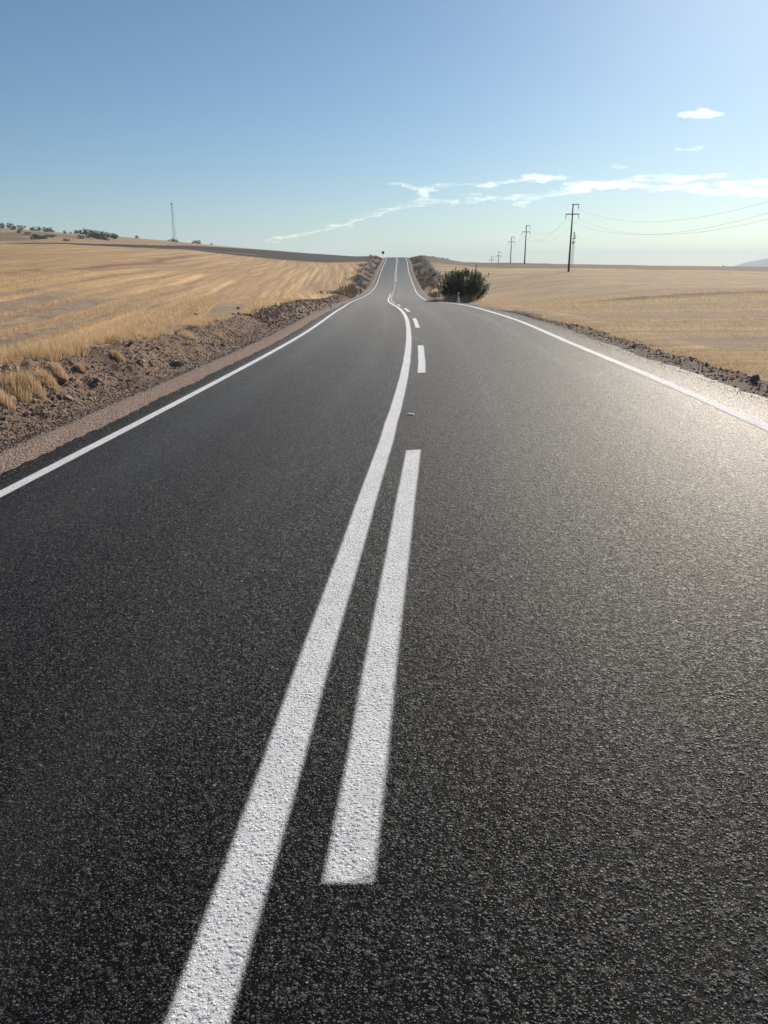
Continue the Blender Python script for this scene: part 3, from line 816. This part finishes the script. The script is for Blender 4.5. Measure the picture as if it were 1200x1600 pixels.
plab = ['power pole standing outside the right edge nearest the camera', 'nearest tall power pole with two crossarms standing in the right field',
        'second power pole, its foot hidden behind the dark crest of the right field', 'third power pole, half as tall in view as the one right of it',
        'small fourth power pole far behind the right crest', 'tiniest and farthest power pole behind the right crest']
pos = []
for i, (x, y) in enumerate(PP):
    o = pole if i == 0 else copy_tree(pole)
    z = gz(x, y) if TOPZ[i] is None else TOPZ[i] - PH
    o.location = (x, y, z); o.rotation_euler = (0, 0, R(-4))
    tag(o, plab[i], 'power pole', 'power poles crossing the right field'); pos.append((x, y, z))
ca, sa_ = math.cos(R(-4)), math.sin(R(-4))
for (ix, iz, lab) in ((1.12, PH - .96, 'topmost power line wire hanging from the upper short crossarm'),
                      (-1.3, PH - 2.84, 'left lower power line wire hanging from the wide crossarm'),
                      (1.3, PH - 2.84, 'right lower power line wire hanging from the wide crossarm')):
    t = MB(); path = []
    for i in range(len(pos) - 1):
        a = Vector((pos[i][0] + ix * ca, pos[i][1] + ix * sa_, pos[i][2] + iz)); b = Vector((pos[i + 1][0] + ix * ca, pos[i + 1][1] + ix * sa_, pos[i + 1][2] + iz))
        sag = 3.75 * ((b - a).length / 100) ** 2
        for kk in range(24):
            u = kk / 24; p = a.lerp(b, u); p.z -= sag * 4 * u * (1 - u); path.append(p)
    path.append(b)
    t.tube(path, .011, 5); tag(t.build('power_wire', M_['wire'], None, True), lab, 'wire', 'wires of the power line')
# low mound of earth at the first pole
# ------------------------------------------------------------------ lattice masts
def lattice(root, h, wb, wt, rr_, nb, name='lattice_frame'):
    t = MB(); L = [0, 2 * math.pi / 3, 4 * math.pi / 3]
    def c(z, a):
        w_ = wb + (wt - wb) * z / h; return (w_ * math.cos(a + .4), w_ * math.sin(a + .4), z)
    for a in L: t.tube([c(0, a), c(h, a)], rr_, 5)
    for k in range(nb):
        z0, z1 = h * k / nb, h * (k + 1) / nb
        for j in range(3):
            a, b = L[j], L[(j + 1) % 3]
            t.tube([c(z0, a), c(z1, b)], rr_ * .55, 4); t.tube([c(z1, a), c(z1, b)], rr_ * .55, 4)
    return t.build(name, M_['mastpaint'], root)
x, y, z = spot(275.5, 520)
r_ = empty('lattice_mast', (x, y, z)); tag(r_, 'slender grey lattice mast on the ridge of the left hill', 'mast')
lattice(r_, 22.3, 1.25, .35, .055, 14)
t = MB(); t.tube([(0, 0, 22.3), (0, 0, 23.4)], .06, 6); t.tube([(0, 0, 22.2), (0, 0, 22.9)], .55, 8); t.build('antenna', M_['mastpaint'], r_)
t = MB(); t.box((0, 0, .15), (3.6, 3.6, .5)); t.build('base', M_['concrete'], r_)
xx = (893.5 - 600) / 1261 * 900
r_ = empty('telecom_tower', (xx, 900, H - 14)); tag(r_, 'lattice telecom tower with antennas far behind the nearest power pole', 'telecom tower')
lattice(r_, 46, 1.7, .9, .12, 20)
t = MB(); t.tube([(0, 0, 46), (0, 0, 49)], .12, 6); t.build('lightning_rod', M_['mastpaint'], r_)
for (dx, hz, ra) in ((.2, 46.2, .9), (1.6, 43.2, .8), (1.3, 40.8, .9), (-.6, 40.0, .6), (-.5, 36.0, 1.3), (2.2, 36.8, .6)):
    t = MB(); t.tube([(dx, -1.2, hz), (dx, -1.0, hz), (dx, -.2, hz)], [ra * .9, ra, ra * .3], 12); t.box((dx / 2, -.4, hz), (abs(dx) + .3, .3, .3)); t.build('antenna', M_['mastpaint'], r_)

# ------------------------------------------------------------------ road furniture
def marker(s_, t_, h, tall, lab):
    x, y = on_bank(s_, t_); z = gz(x, y)
    r_ = empty('marker_post', (x, y, z - .02), 0); tag(r_, lab, 'marker post', 'roadside marker posts')
    t = MB()
    t.box((0, 0, h * .5), (.10, .08, h)); t.tube([(0, 0, h), (0, 0, h + .05)], [.055, .025], 8)
    if tall: t.tube([(0, 0, 0), (0, 0, h * .45), (0, 0, h * .55)], [.16, .09, .06], 10)
    t.build('post', M_['white'], r_)
    t = MB(); t.box((0, 0, h * .8), (.106, .086, .16)); t.build('band', M_['orange'] if tall else M_['steel'], r_)
    t = MB(); t.box((0, -.046, h * .8), (.05, .012, .09)); t.build('reflector', M_['signwhite'], r_)
    return r_
marker(51, -4.22, .66, False, 'white marker post on the gravel left of the road')
marker(62, 5.15, .88, True, 'white and red marker post in front of the round green bush')
def disc(mb, c, r0, th, n=28, poly=None):
    pts_ = [(c[0] + r0 * math.cos(2 * math.pi * k / n), c[2] + r0 * math.sin(2 * math.pi * k / n)) for k in range(n)] if poly is None else poly
    k = len(pts_)
    V = [(p[0], c[1] - th / 2, p[1]) for p in pts_] + [(p[0], c[1] + th / 2, p[1]) for p in pts_]
    mb.add(V, [tuple(range(k)), tuple(range(2 * k - 1, k - 1, -1))] + [(i, i + k, (i + 1) % k + k, (i + 1) % k) for i in range(k)])
def post(root, h, rad=.038):
    t = MB(); t.tube([(0, .05, -.5), (0, .05, h)], rad, 10); t.build('post', M_['steel'], root, True)
# left: the grey back of a diamond-shaped sign
x, y = on_bank(125, -5.05); z = gz(x, y)
r_ = empty('traffic_sign', (x, y, z), R(3)); tag(r_, 'diamond-shaped traffic sign seen from its grey back left of the road', 'traffic sign')
t = MB(); t.tube([(0, -.05, -.4), (0, -.05, 2.45)], .04, 10); t.build('post', M_['signdark'], r_, True)
t = MB(); disc(t, (0, 0, 1.8), 0, .02, poly=[(.09, 1.28), (.60, 1.84), (.09, 2.40), (-.42, 1.84)]); t.build('sign_panel', M_['signback'], r_)
# crest
x, y = on_bank(322, -4.75); z = gz(x, y)
r_ = empty('traffic_sign', (x, y, z)); tag(r_, 'round dark sign back against the sky on the road crest', 'traffic sign')
post(r_, 2.35)
t = MB(); disc(t, (0, 0, 1.95), .56, .03); t.build('sign_panel', M_['signdark'], r_)
# right: round red-rimmed sign
x, y = on_bank(174, 5.3); z = gz(x, y)
r_ = empty('traffic_sign', (x, y, z)); tag(r_, 'round white sign with red rim right of the climbing road', 'traffic sign')
post(r_, 2.0)
t = MB(); disc(t, (0, 0, 1.72), .42, .03); p_ = t.build('sign_panel', M_['signred'], r_)
t = MB(); disc(t, (0, -.022, 1.72), .27, .012); t.build('sign_face', M_['signwhite'], p_)
t = MB(); t.box((0, -.03, 1.72), (.1, .01, .30)); t.build('sign_mark', M_['signdark'], p_)
x, y = on_bank(176, 6.6); z = gz(x, y)
r_ = empty('marker_sign', (x, y, z)); tag(r_, 'small white plate on a post right of the round red sign', 'marker sign')
post(r_, 1.55, .03)
t = MB(); t.box((0, 0, 1.42), (.42, .03, .24)); t.build('sign_panel', M_['signwhite'], r_)
# studs in the gaps of the broken line
def make_stud():
    root = empty('road_stud', (0, 0, 0))
    t = MB(); t.add([(-.05, -.05, 0), (.05, -.05, 0), (.05, .05, 0), (-.05, .05, 0), (-.038, -.022, .02), (.038, -.022, .02), (.038, .022, .02), (-.038, .022, .02)],
          [(3, 2, 1, 0), (4, 5, 6, 7), (0, 1, 5, 4), (1, 2, 6, 5), (2, 3, 7, 6), (3, 0, 4, 7)]); b = t.build('body', M_['studbody'], root)
    t = MB(); t.add([(-.036, -.0475, .0035), (.036, -.0475, .0035), (.030, -.0275, .0185), (-.030, -.0275, .0185)], [(0, 1, 2, 3)]); t.build('lens', M_['studlens'], root)
    return root
stud = make_stud()
for k in range(6):
    o = stud if k == 0 else copy_tree(stud)
    p_ = on_road(np.array([9.35 + 11.6 * k]), np.array([.06]))[0]
    o.location = (p_[0], p_[1], p_[2] + .002); o.rotation_euler = (0, 0, -float(rh(9.35 + 11.6 * k)))
    o.scale = (.8, .7, .8)
    tag(o, ['small white reflective stud just beyond the nearest dash of the broken line', 'faint stud between the second and third dashes', 'tiny stud beyond the third dash',
            'tiny stud beyond the fourth dash', 'tiny stud beyond the fifth dash', 'farthest tiny stud in the dip of the road'][k], 'road stud', 'studs in the gaps of the broken centre line')

# ------------------------------------------------------------------ plants
def leaf_quads(C_, size, up=.3):
    N = len(C_)
    n = rng.normal(size=(N, 3)); n /= np.linalg.norm(n, axis=1)[:, None]
    b = rng.normal(size=(N, 3)); b[:, 2] += up; b -= (b * n).sum(1)[:, None] * n; b /= np.linalg.norm(b, axis=1)[:, None]
    c = np.cross(n, b); sz = size[:, None]
    V = np.stack([C_ - b * sz, C_ + c * sz * .42, C_ + b * sz, C_ - c * sz * .42], 1)
    return V.reshape(-1, 3), np.arange(N * 4).reshape(N, 4)
# the round roadside bush: many upright shoots
bx_, by_ = (724 - 600) / 1261 * 67.5, 67.5
bz_ = gz(bx_, by_)
bush = empty('bush', (bx_, by_, bz_)); bush.scale = (.88, .88, .84); tag(bush, 'large round dark green bush with upright shoots right of the road', 'bush')
t = MB(); LC = []
for i in range(330):
    a = random.uniform(0, 6.28); e = random.uniform(0, 1) ** .6
    tilt = e * 1.28
    Lh = (1 + .09 * math.sin(3 * a + 1) + .07 * math.sin(5 * a)) * random.uniform(.78, 1.07) * (2.72 * math.cos(tilt) ** .5 * (1 if tilt < 1.2 else .9) * .93 + .15 + 1.15 * math.sin(tilt) ** 2 * .72)
    if random.random() < .3: Lh *= 1.07
    dx, dy, dz = math.sin(tilt) * math.cos(a), math.sin(tilt) * math.sin(a) * .9, math.cos(tilt)
    b0 = (math.cos(a) * .35 * e, math.sin(a) * .35 * e, 0.0)
    p1 = (b0[0] + dx * Lh * .62, b0[1] + dy * Lh * .62, dz * Lh * .5 + .1)
    p2 = (b0[0] + dx * Lh * .84, b0[1] + dy * Lh * .84, dz * Lh * .80 + .32 * Lh * math.sin(tilt) ** 1 * .5)
    p3 = (b0[0] + dx * Lh * .92, b0[1] + dy * Lh * .92, dz * Lh + .62 * Lh * math.sin(tilt) * .5)
    if i < 150: t.tube([b0, p1, p2, p3], [.018, .013, .008, .003], 4, False)
    for kk in range(62):
        u = random.random() ** .55 * 3
        j = min(int(u), 2); f = u - j; q_ = [b0, p1, p2, p3]
        P3 = [q_[j][n_] * (1 - f) + q_[j + 1][n_] * f for n_ in range(3)]
        sp_ = .12 if u < 2 else .05
        LC.append([P3[0] + random.gauss(0, sp_), P3[1] + random.gauss(0, sp_), max(.05, P3[2] + random.gauss(0, sp_))])
for i in range(95):
    a = random.uniform(0, 6.28); tl_ = random.uniform(0, 1) ** .7 * 1.05; r0 = 1.95 * math.sin(tl_)
    zt = .75 + 1.95 * math.cos(tl_) ** .6; ln = random.uniform(.35, .8)
    c0 = (r0 * math.cos(a), r0 * math.sin(a) * .9, zt); c1 = (c0[0] * (1 + .10 * ln), c0[1] * (1 + .1 * ln), zt + ln)
    t.tube([c0, c1], [.010, .004], 4, False)
    for kk in range(40):
        u = random.random(); LC.append([c0[n_] * (1 - u) + c1[n_] * u + random.gauss(0, .028 * (1.3 - u)) for n_ in range(3)])
t.build('stems', M_['bark'], bush)
Vl, Fl = leaf_quads(np.array(LC), rng.uniform(.045, .085, len(LC)), 1.4)
np_obj('foliage', Vl, Fl, M_['leaf'], bush)
# dry weeds at its foot
N = 900
P2 = np.stack([rng.normal(bx_ - .9, .9, N), rng.normal(by_ - 1.9, .28, N)], -1)
blades('dry_weeds', P2, rng.uniform(.3, .85, N), rng.uniform(.006, .012, N), M_['strawred'], 'dry brown weeds at the foot of the round bush', 'weeds', .25)
N = 700
P2 = np.stack([rng.normal(bx_ - 2.6, .35, N), rng.normal(by_ - 1.6, .5, N)], -1)
blades('dry_weeds', P2, rng.uniform(.2, .55, N), rng.uniform(.006, .012, N), M_['strawred'], 'small orange dry weeds left of the bush by the edge line', 'weeds', .25)

def tree_mesh(seed, squat=False):
    r_ = random.Random(seed)
    tr = MB(); tips = []
    th = .05 if squat else .12
    tr.tube([(0, 0, -.08), (.01, 0, th), (.0, .02, .5)], [.05, .038, .02], 7)
    for i in range(9):
        a = r_.uniform(0, 6.28); ex = r_.uniform(.18, .42) * (1.25 if squat else 1); zt = r_.uniform(.16 if squat else .24, .80)
        tp = (ex * math.cos(a), ex * math.sin(a), zt)
        tr.tube([(0, 0, th * r_.uniform(.6, 1.6)), (tp[0] * .5, tp[1] * .5, zt * .62), tp], [.02, .013, .006], 5); tips.append((tp, r_.uniform(.14, .24)))
    tips.append(((0, 0, .78), .24)); tips.append(((0, 0, .5), .36)); tips.append(((.05, 0, .3), .34))
    C_ = []
    for (c, rad) in tips:
        for k in range(85):
            g = [r_.gauss(0, 1) for _ in range(3)]; l_ = math.sqrt(sum(x * x for x in g)) + 1e-6; u = r_.random() ** .45
            C_.append([c[j] + g[j] / l_ * u * rad * (1 if j < 2 else .75) for j in range(3)])
    V_, F_ = leaf_quads(np.array(C_), rng.uniform(.028, .06, len(C_)))
    return tr, V_, F_
TM = []
for i in range(5):
    tr, V_, F_ = tree_mesh(40 + i, i >= 3)
    root = empty('tree' if i < 3 else 'shrub', (0, 0, 0)); tr.build('trunk', M_['bark'], root, True); np_obj('crown', V_, F_, M_['leafdark'], root)
    TM.append([root, False])
def plant(kind, col, Yd, hm, wm, lab, cat, group):
    root, used = TM[kind]
    o = root if not used else copy_tree(root)
    TM[kind][1] = True
    x, y, z = spot(col, Yd)
    o.location = (x, y, z - .12 * hm); o.scale = (wm / .9, wm / .9, hm); o.rotation_euler = (0, 0, random.uniform(0, 6.28))
    tag(o, lab, cat, group)
SK = 585
# (column, depth, height px, width px, kind)
tl = [(2, 570, 9, 9, 0, 'dark tree cut by the left edge of the photo on the hill'), (12, 540, 10, 10, 1, 'round dark tree, first whole one from the left edge of the hill'),
      (22, 575, 9, 9, 0, 'dark tree on the skyline, upper of a touching pair'), (28, 520, 10, 9, 2, 'dark tree just below the skyline, lower right of a touching pair'),
      (41, 585, 7, 12, 3, 'wide low tree on the skyline right of the touching pair'), (37.5, 470, 7, 9, 4, 'low shrub on the slope below the wide skyline tree'),
      (49, 440, 5, 9, 3, 'flat shrub lowest on the slope below the trees'), (60, 540, 7, 11, 2, 'dark tree left in the middle hill clump'),
      (68, 575, 7, 9, 0, 'small tree on the skyline in the middle hill clump'), (77, 520, 9, 9, 1, 'tall dark tree left in the dark middle pair'), (86, 535, 8, 12, 2, 'broad tree right in the dark middle pair'),
      (107, 520, 5, 6, 4, 'small reddish shrub alone between the two tree clumps'), (116, 545, 3, 4, 3, 'tiny shrub left of the long tree clump')]
for c, Yd, hp_, wp, kd, lab in tl:
    plant(kd, c, Yd, hp_ * Yd / 1261 * 1.1, wp * Yd / 1261, lab, 'tree' if kd < 3 else 'shrub', 'trees and shrubs on the left hill')
for i, (c, hp_) in enumerate([(125, 6), (131, 7), (137, 10), (143, 9), (149, 9), (155, 9), (161, 9), (167, 9), (173, 8), (179, 8), (183, 8)]):
    Yd = 560 - (c - 125) * 1.2
    lab = {125: 'leftmost low tree of the long dark clump on the left hill', 137: 'tallest tree in the long dark clump on the left hill', 183: 'rightmost tree of the long dark clump on the left hill'}.get(c, 'dark tree inside the long clump on the left hill')
    plant(i % 3, c, Yd, hp_ * Yd / 1261 * 1.15, 9 * Yd / 1261, lab, 'tree', 'trees and shrubs on the left hill' if c in (125, 137, 183) else 'trees inside the long hill clump')
for i in range(14):
    c = 128 + 57 * random.random(); Yd = 400 + 80 * random.random()
    plant(3 + i % 2, c, Yd, random.uniform(1.6, 2.6), random.uniform(2.5, 4), 'low dark scrub bush below the long tree clump on the left hill', 'shrub', 'scrub below the long hill clump')
for i in range(12):
    c = 55 + 75 * random.random(); Yd = 350 + 70 * random.random()
    plant(3 + i % 2, c, Yd, random.uniform(1.0, 1.9), random.uniform(2.0, 3.6), 'low dark scrub on the dark slope below the middle hill clump', 'shrub', 'scrub on the dark slope')
for c, Yd, hp_, wp, kd, lab in [(218, 600, 7, 6, 1, 'single small round tree standing alone on the left skyline'), (273.5, 515, 6.5, 6, 1, 'dark tree at the foot of the lattice mast'),
      (279, 515, 4, 6, 4, 'low shrub right of the lattice mast foot'), (267, 520, 3, 5, 3, 'low shrub left of the lattice mast foot'), (304.5, 520, 5, 8, 2, 'dark tree left in the pair right of the mast'),
      (312.5, 520, 6.5, 9, 0, 'pointed tree right in the pair right of the mast'), (332.5, 520, 4.5, 3, 1, 'tiny lone tree farther right of the mast on the skyline'),
      (409.5, 500, 2.2, 3, 3, 'tiniest bump of a shrub on the left skyline'),
      (692, 300, 2, 4, 3, 'small shrub on the right skyline near the road crest'), (699, 300, 2.6, 4, 4, 'highest little shrub on the right skyline near the road crest'),
      (663, 310, 1.6, 5, 3, 'low shrub on the skyline just right of the road crest'), (676, 305, 1.6, 6, 4, 'low wide shrub on the skyline between crest and higher shrub'),
      (853, 270, 1.3, 5, 3, 'low shrub on the dark right crest between two power poles'), (1131, 270, 2.2, 2.5, 4, 'small dark shrub on the right crest by the blue hill')]:
    plant(kd, c, Yd, hp_ * Yd / 1261 * 1.1, wp * Yd / 1261, lab, 'tree' if kd < 3 else 'shrub', None)
# scrub along the cut slopes of the climbing road
for i in range(10):
    x, y = on_bank(135 + 165 * random.random(), random.choice([-1, 1]) * random.uniform(6.6, 9.5))
    plant(3 + i % 2, 600 + 1261 * x / y, y, random.uniform(.35, .9), random.uniform(.6, 1.4), 'low weedy shrub on the cut slope beside the climbing road', 'shrub', 'weedy shrubs on the cut slopes')

# ------------------------------------------------------------------ far blue hill
cols = np.linspace(1085, 2500, 90); dep = np.linspace(6000, 8200, 24)
CC, DD = np.meshgrid(cols, dep, indexing='ij')
prof = np.interp(CC, [1085, 1125, 1165, 1200, 1240, 1290, 1400, 1600, 1900, 2500], [0, .02, .42, .66, .85, 1, .9, .7, .4, 0])
XX = (CC - 600) / 1261 * DD
ZZ = -60 + 165 * prof * np.sin(np.pi * (DD - 6000) / 2200) ** .8 * (1 + .10 * (fbm(XX / 500, DD / 500, 4, 5) - .5) * 2)
ii = np.arange(CC.size).reshape(CC.shape)
q = np.stack([ii[:-1, :-1], ii[1:, :-1], ii[1:, 1:], ii[:-1, 1:]], -1).reshape(-1, 4)
o = np_obj('hill', np.stack([XX, DD, ZZ], -1).reshape(-1, 3), q, plain('far_hill', (.13, .12, .09), .95, .4, .004), None, True)
tag(o, kind='structure')

# ------------------------------------------------------------------ clouds (closed bodies of vapour, beyond the haze)
def vapour(name, dens, g=.55):
    mt = bpy.data.materials.new(name); mt.use_nodes = True
    t_ = mt.node_tree; t_.nodes.remove(t_.nodes['Principled BSDF'])
    v = t_.nodes.new('ShaderNodeVolumePrincipled'); v.inputs['Color'].default_value = (1, 1, 1, 1)
    v.inputs['Density'].default_value = dens; v.inputs['Anisotropy'].default_value = g
    t_.links.new(v.outputs[0], t_.nodes['Material Output'].inputs['Volume'])
    return mt
ALT = 1100.0
def cloud_sheet(name, c0, c1, r0, r1, nc, nr, dens_fn, tmax, mat, alt=ALT):
    tmax = tmax * .13
    cols = np.linspace(c0, c1, nc); rows_ = np.linspace(r0, r1, nr)
    Cg, Rg = np.meshgrid(cols, rows_, indexing='ij')
    D = dens_fn(Cg, Rg); D[0] = D[-1] = 0; D[:, 0] = D[:, -1] = 0
    Yd = (alt - H) * 1261 / (YH - Rg); Xd = (Cg - 600) / 1261 * Yd
    Tk = tmax * np.clip(D, 0, None)
    on = D > 0
    Zt = alt + Tk * .5; Zb = alt - Tk * .5
    n_ = Cg.size; ii = np.arange(n_).reshape(Cg.shape)
    cell = (on[:-1, :-1] | on[1:, :-1] | on[1:, 1:] | on[:-1, 1:])
    qa = np.stack([ii[:-1, :-1], ii[1:, :-1], ii[1:, 1:], ii[:-1, 1:]], -1)[cell]
    Zt2 = np.where(on, Zt, alt); Zb2 = np.where(on, Zb, alt)
    # rim vertices are shared between the upper and lower skins so the body is closed
    mapb = np.where(on.ravel(), np.arange(n_) + n_, np.arange(n_))
    V_ = np.vstack([np.stack([Xd, Yd, Zt2], -1).reshape(-1, 3), np.stack([Xd, Yd, Zb2], -1).reshape(-1, 3)])
    qb = mapb[qa][:, ::-1]
    Fc = np.vstack([qa, qb])
    used = np.unique(Fc); re_ = np.full(len(V_), -1); re_[used] = np.arange(len(used))
    return np_obj(name, V_[used], re_[Fc], mat)
def strokes(L):
    def fn(C_, R_):
        out = np.zeros_like(C_)
        wx = C_ + (fbm(C_ / 38, R_ / 9, 3, 201) - .5) * 34; wy = R_ + (fbm(C_ / 30, R_ / 8, 3, 202) - .5) * 11
        wx = wx + (fbm(C_ / 7, R_ / 2.5, 3, 207) - .5) * 16; wy = wy + (fbm(C_ / 8, R_ / 2.0, 4, 208) - .5) * 6.5
        for pts_, w0, w1, amp in L:
            P_ = np.array(pts_, float); tot = len(P_) - 1
            for i in range(tot):
                a, b = P_[i], P_[i + 1]; ab = b - a
                sc_ = np.array([.35, 1.0])                   # fibres run long, so distance counts less sideways
                t__ = np.clip(((wx - a[0]) * ab[0] + (wy - a[1]) * ab[1]) / (ab @ ab), 0, 1)
                dx = (wx - a[0] - t__ * ab[0]) * sc_[0]; dy = (wy - a[1] - t__ * ab[1])
                wd = w0 + (w1 - w0) * (i + t__) / tot
                out = np.maximum(out, amp * np.exp(-(dx * dx + dy * dy) / (wd * wd)))
        nz = .6 * fbm(C_ / 12 + R_ / 3, R_ / 2.0, 5, 203) + .4 * fbm(C_ / 5 + R_ / 2, R_ / 1.0, 4, 205)
        nz2 = fbm(C_ / 60, R_ / 12, 3, 204)
        return np.clip(out * (2.6 * nz) * (.45 + 1.1 * nz2) - .27, 0, 2) ** 2.0 * 1.9
    return fn
main = [([(425, 377), (470, 369), (520, 361), (573, 347), (613, 331), (667, 322), (712, 324)], 3.2, 4.5, .85),
        ([(608, 296), (660, 302), (733, 299), (800, 293), (868, 289)], 2.6, 3.2, .95), ([(655, 304), (660, 314), (640, 326)], 7, 6, .9),
        ([(806, 286), (845, 286), (885, 289)], 2.4, 2.6, 1.0), ([(812, 323), (867, 311), (930, 297), (1000, 286), (1060, 290)], 6, 6, 1.0),
        ([(880, 300), (950, 298), (1035, 302), (1100, 306), (1160, 308), (1260, 306), (1420, 312)], 5, 9, 1.05), ([(1060, 290), (1117, 284)], 2.2, 2.2, .9),
        ([(1120, 297), (1200, 293), (1300, 290), (1430, 296)], 5, 8, 1.0), ([(733, 321), (775, 315), (830, 312)], 4, 4, .7), ([(720, 312), (740, 313)], 2, 2, .6)]
CV = vapour('cloud_vapour', .00095, .6)
o = cloud_sheet('cloud', 405, 1460, 272, 392, 1300, 240, strokes(main), 95, CV); tag(o, 'long ragged white cloud band stretching across the lower right sky', 'cloud')
o = cloud_sheet('cloud', 930, 975, 264, 280, 90, 50, strokes([([(944, 272.5), (960, 271)], 1.1, 1.1, 1.0)]), 90, CV); tag(o, 'tiny wisp of cloud above the long band', 'cloud')
o = cloud_sheet('cloud', 1030, 1095, 240, 260, 120, 60, strokes([([(1047, 251), (1062, 249.5), (1077, 248)], 1.5, 1.3, 1.05)]), 110, CV); tag(o, 'small flat white cloud streak below the puffy cloud', 'cloud')
# small cumulus: a puffy closed body
rC = 202; Yc = (ALT - H) * 1261 / (YH - rC)
px = Yc / 1261
Vi, Fi = ico(3)
Vs, Fs, off = [], [], 0
def puff(cx, cy, cz, r0, seed):
    global off
    nrm = Vi.copy(); dsp = 1 + .28 * (fbm(Vi[:, 0] * 2.2 + seed, Vi[:, 2] * 2.2 + Vi[:, 1] * 1.7, 4, seed) - .5) * 2
    V_ = nrm * dsp[:, None] * r0 * np.array([1.15, 1.0, .72]); V_[:, 2] = np.where(V_[:, 2] < 0, V_[:, 2] * .55, V_[:, 2])
    Vs.append(V_ + np.array([cx, cy, cz])); Fs.append(Fi + off); off += len(Vi)
X0 = (1066 - 600) / 1261 * Yc
for i, (dx, dz, r0) in enumerate([(-30, -1, 4.5), (-24, .5, 6.5), (-17, 1, 7), (-10, 1, 6.5), (-3, 1.5, 7.5), (3, 3.5, 8.5), (8, 4, 8), (14, 2, 8), (20, 1, 6.5), (26, .5, 6.5), (31, 0, 5), (-6, -2, 7), (6, -2, 8), (15, -3, 6), (-20, -3, 5)]):
    puff(X0 + dx * px, Yc + random.uniform(-3, 3) * px, ALT + (dz - 1) * px, r0 * px, 300 + i)
cme = np_mesh('cloud', np.vstack(Vs), np.vstack(Fs), True)
cme.materials.append(vapour('cumulus_vapour', .0032, .5))
o = link(bpy.data.objects.new('cloud', cme))
rmod = o.modifiers.new('merge', 'REMESH'); rmod.mode = 'VOXEL'; rmod.voxel_size = 6.0; rmod.use_smooth_shade = True
tag(o, 'small bright puffy white cloud alone in the upper right sky', 'cloud')

# ------------------------------------------------------------------ haze
hz = MB(); hz.box((0, 0, (135 - 75) / 2), (19000, 19000, 135 + 75))
hm = vapour('haze_air', 1.35e-4, .1)
hm.node_tree.nodes['Principled Volume'].inputs['Color'].default_value = (.64, .83, 1, 1)
ho = hz.build('haze', hm); tag(ho, kind='stuff')
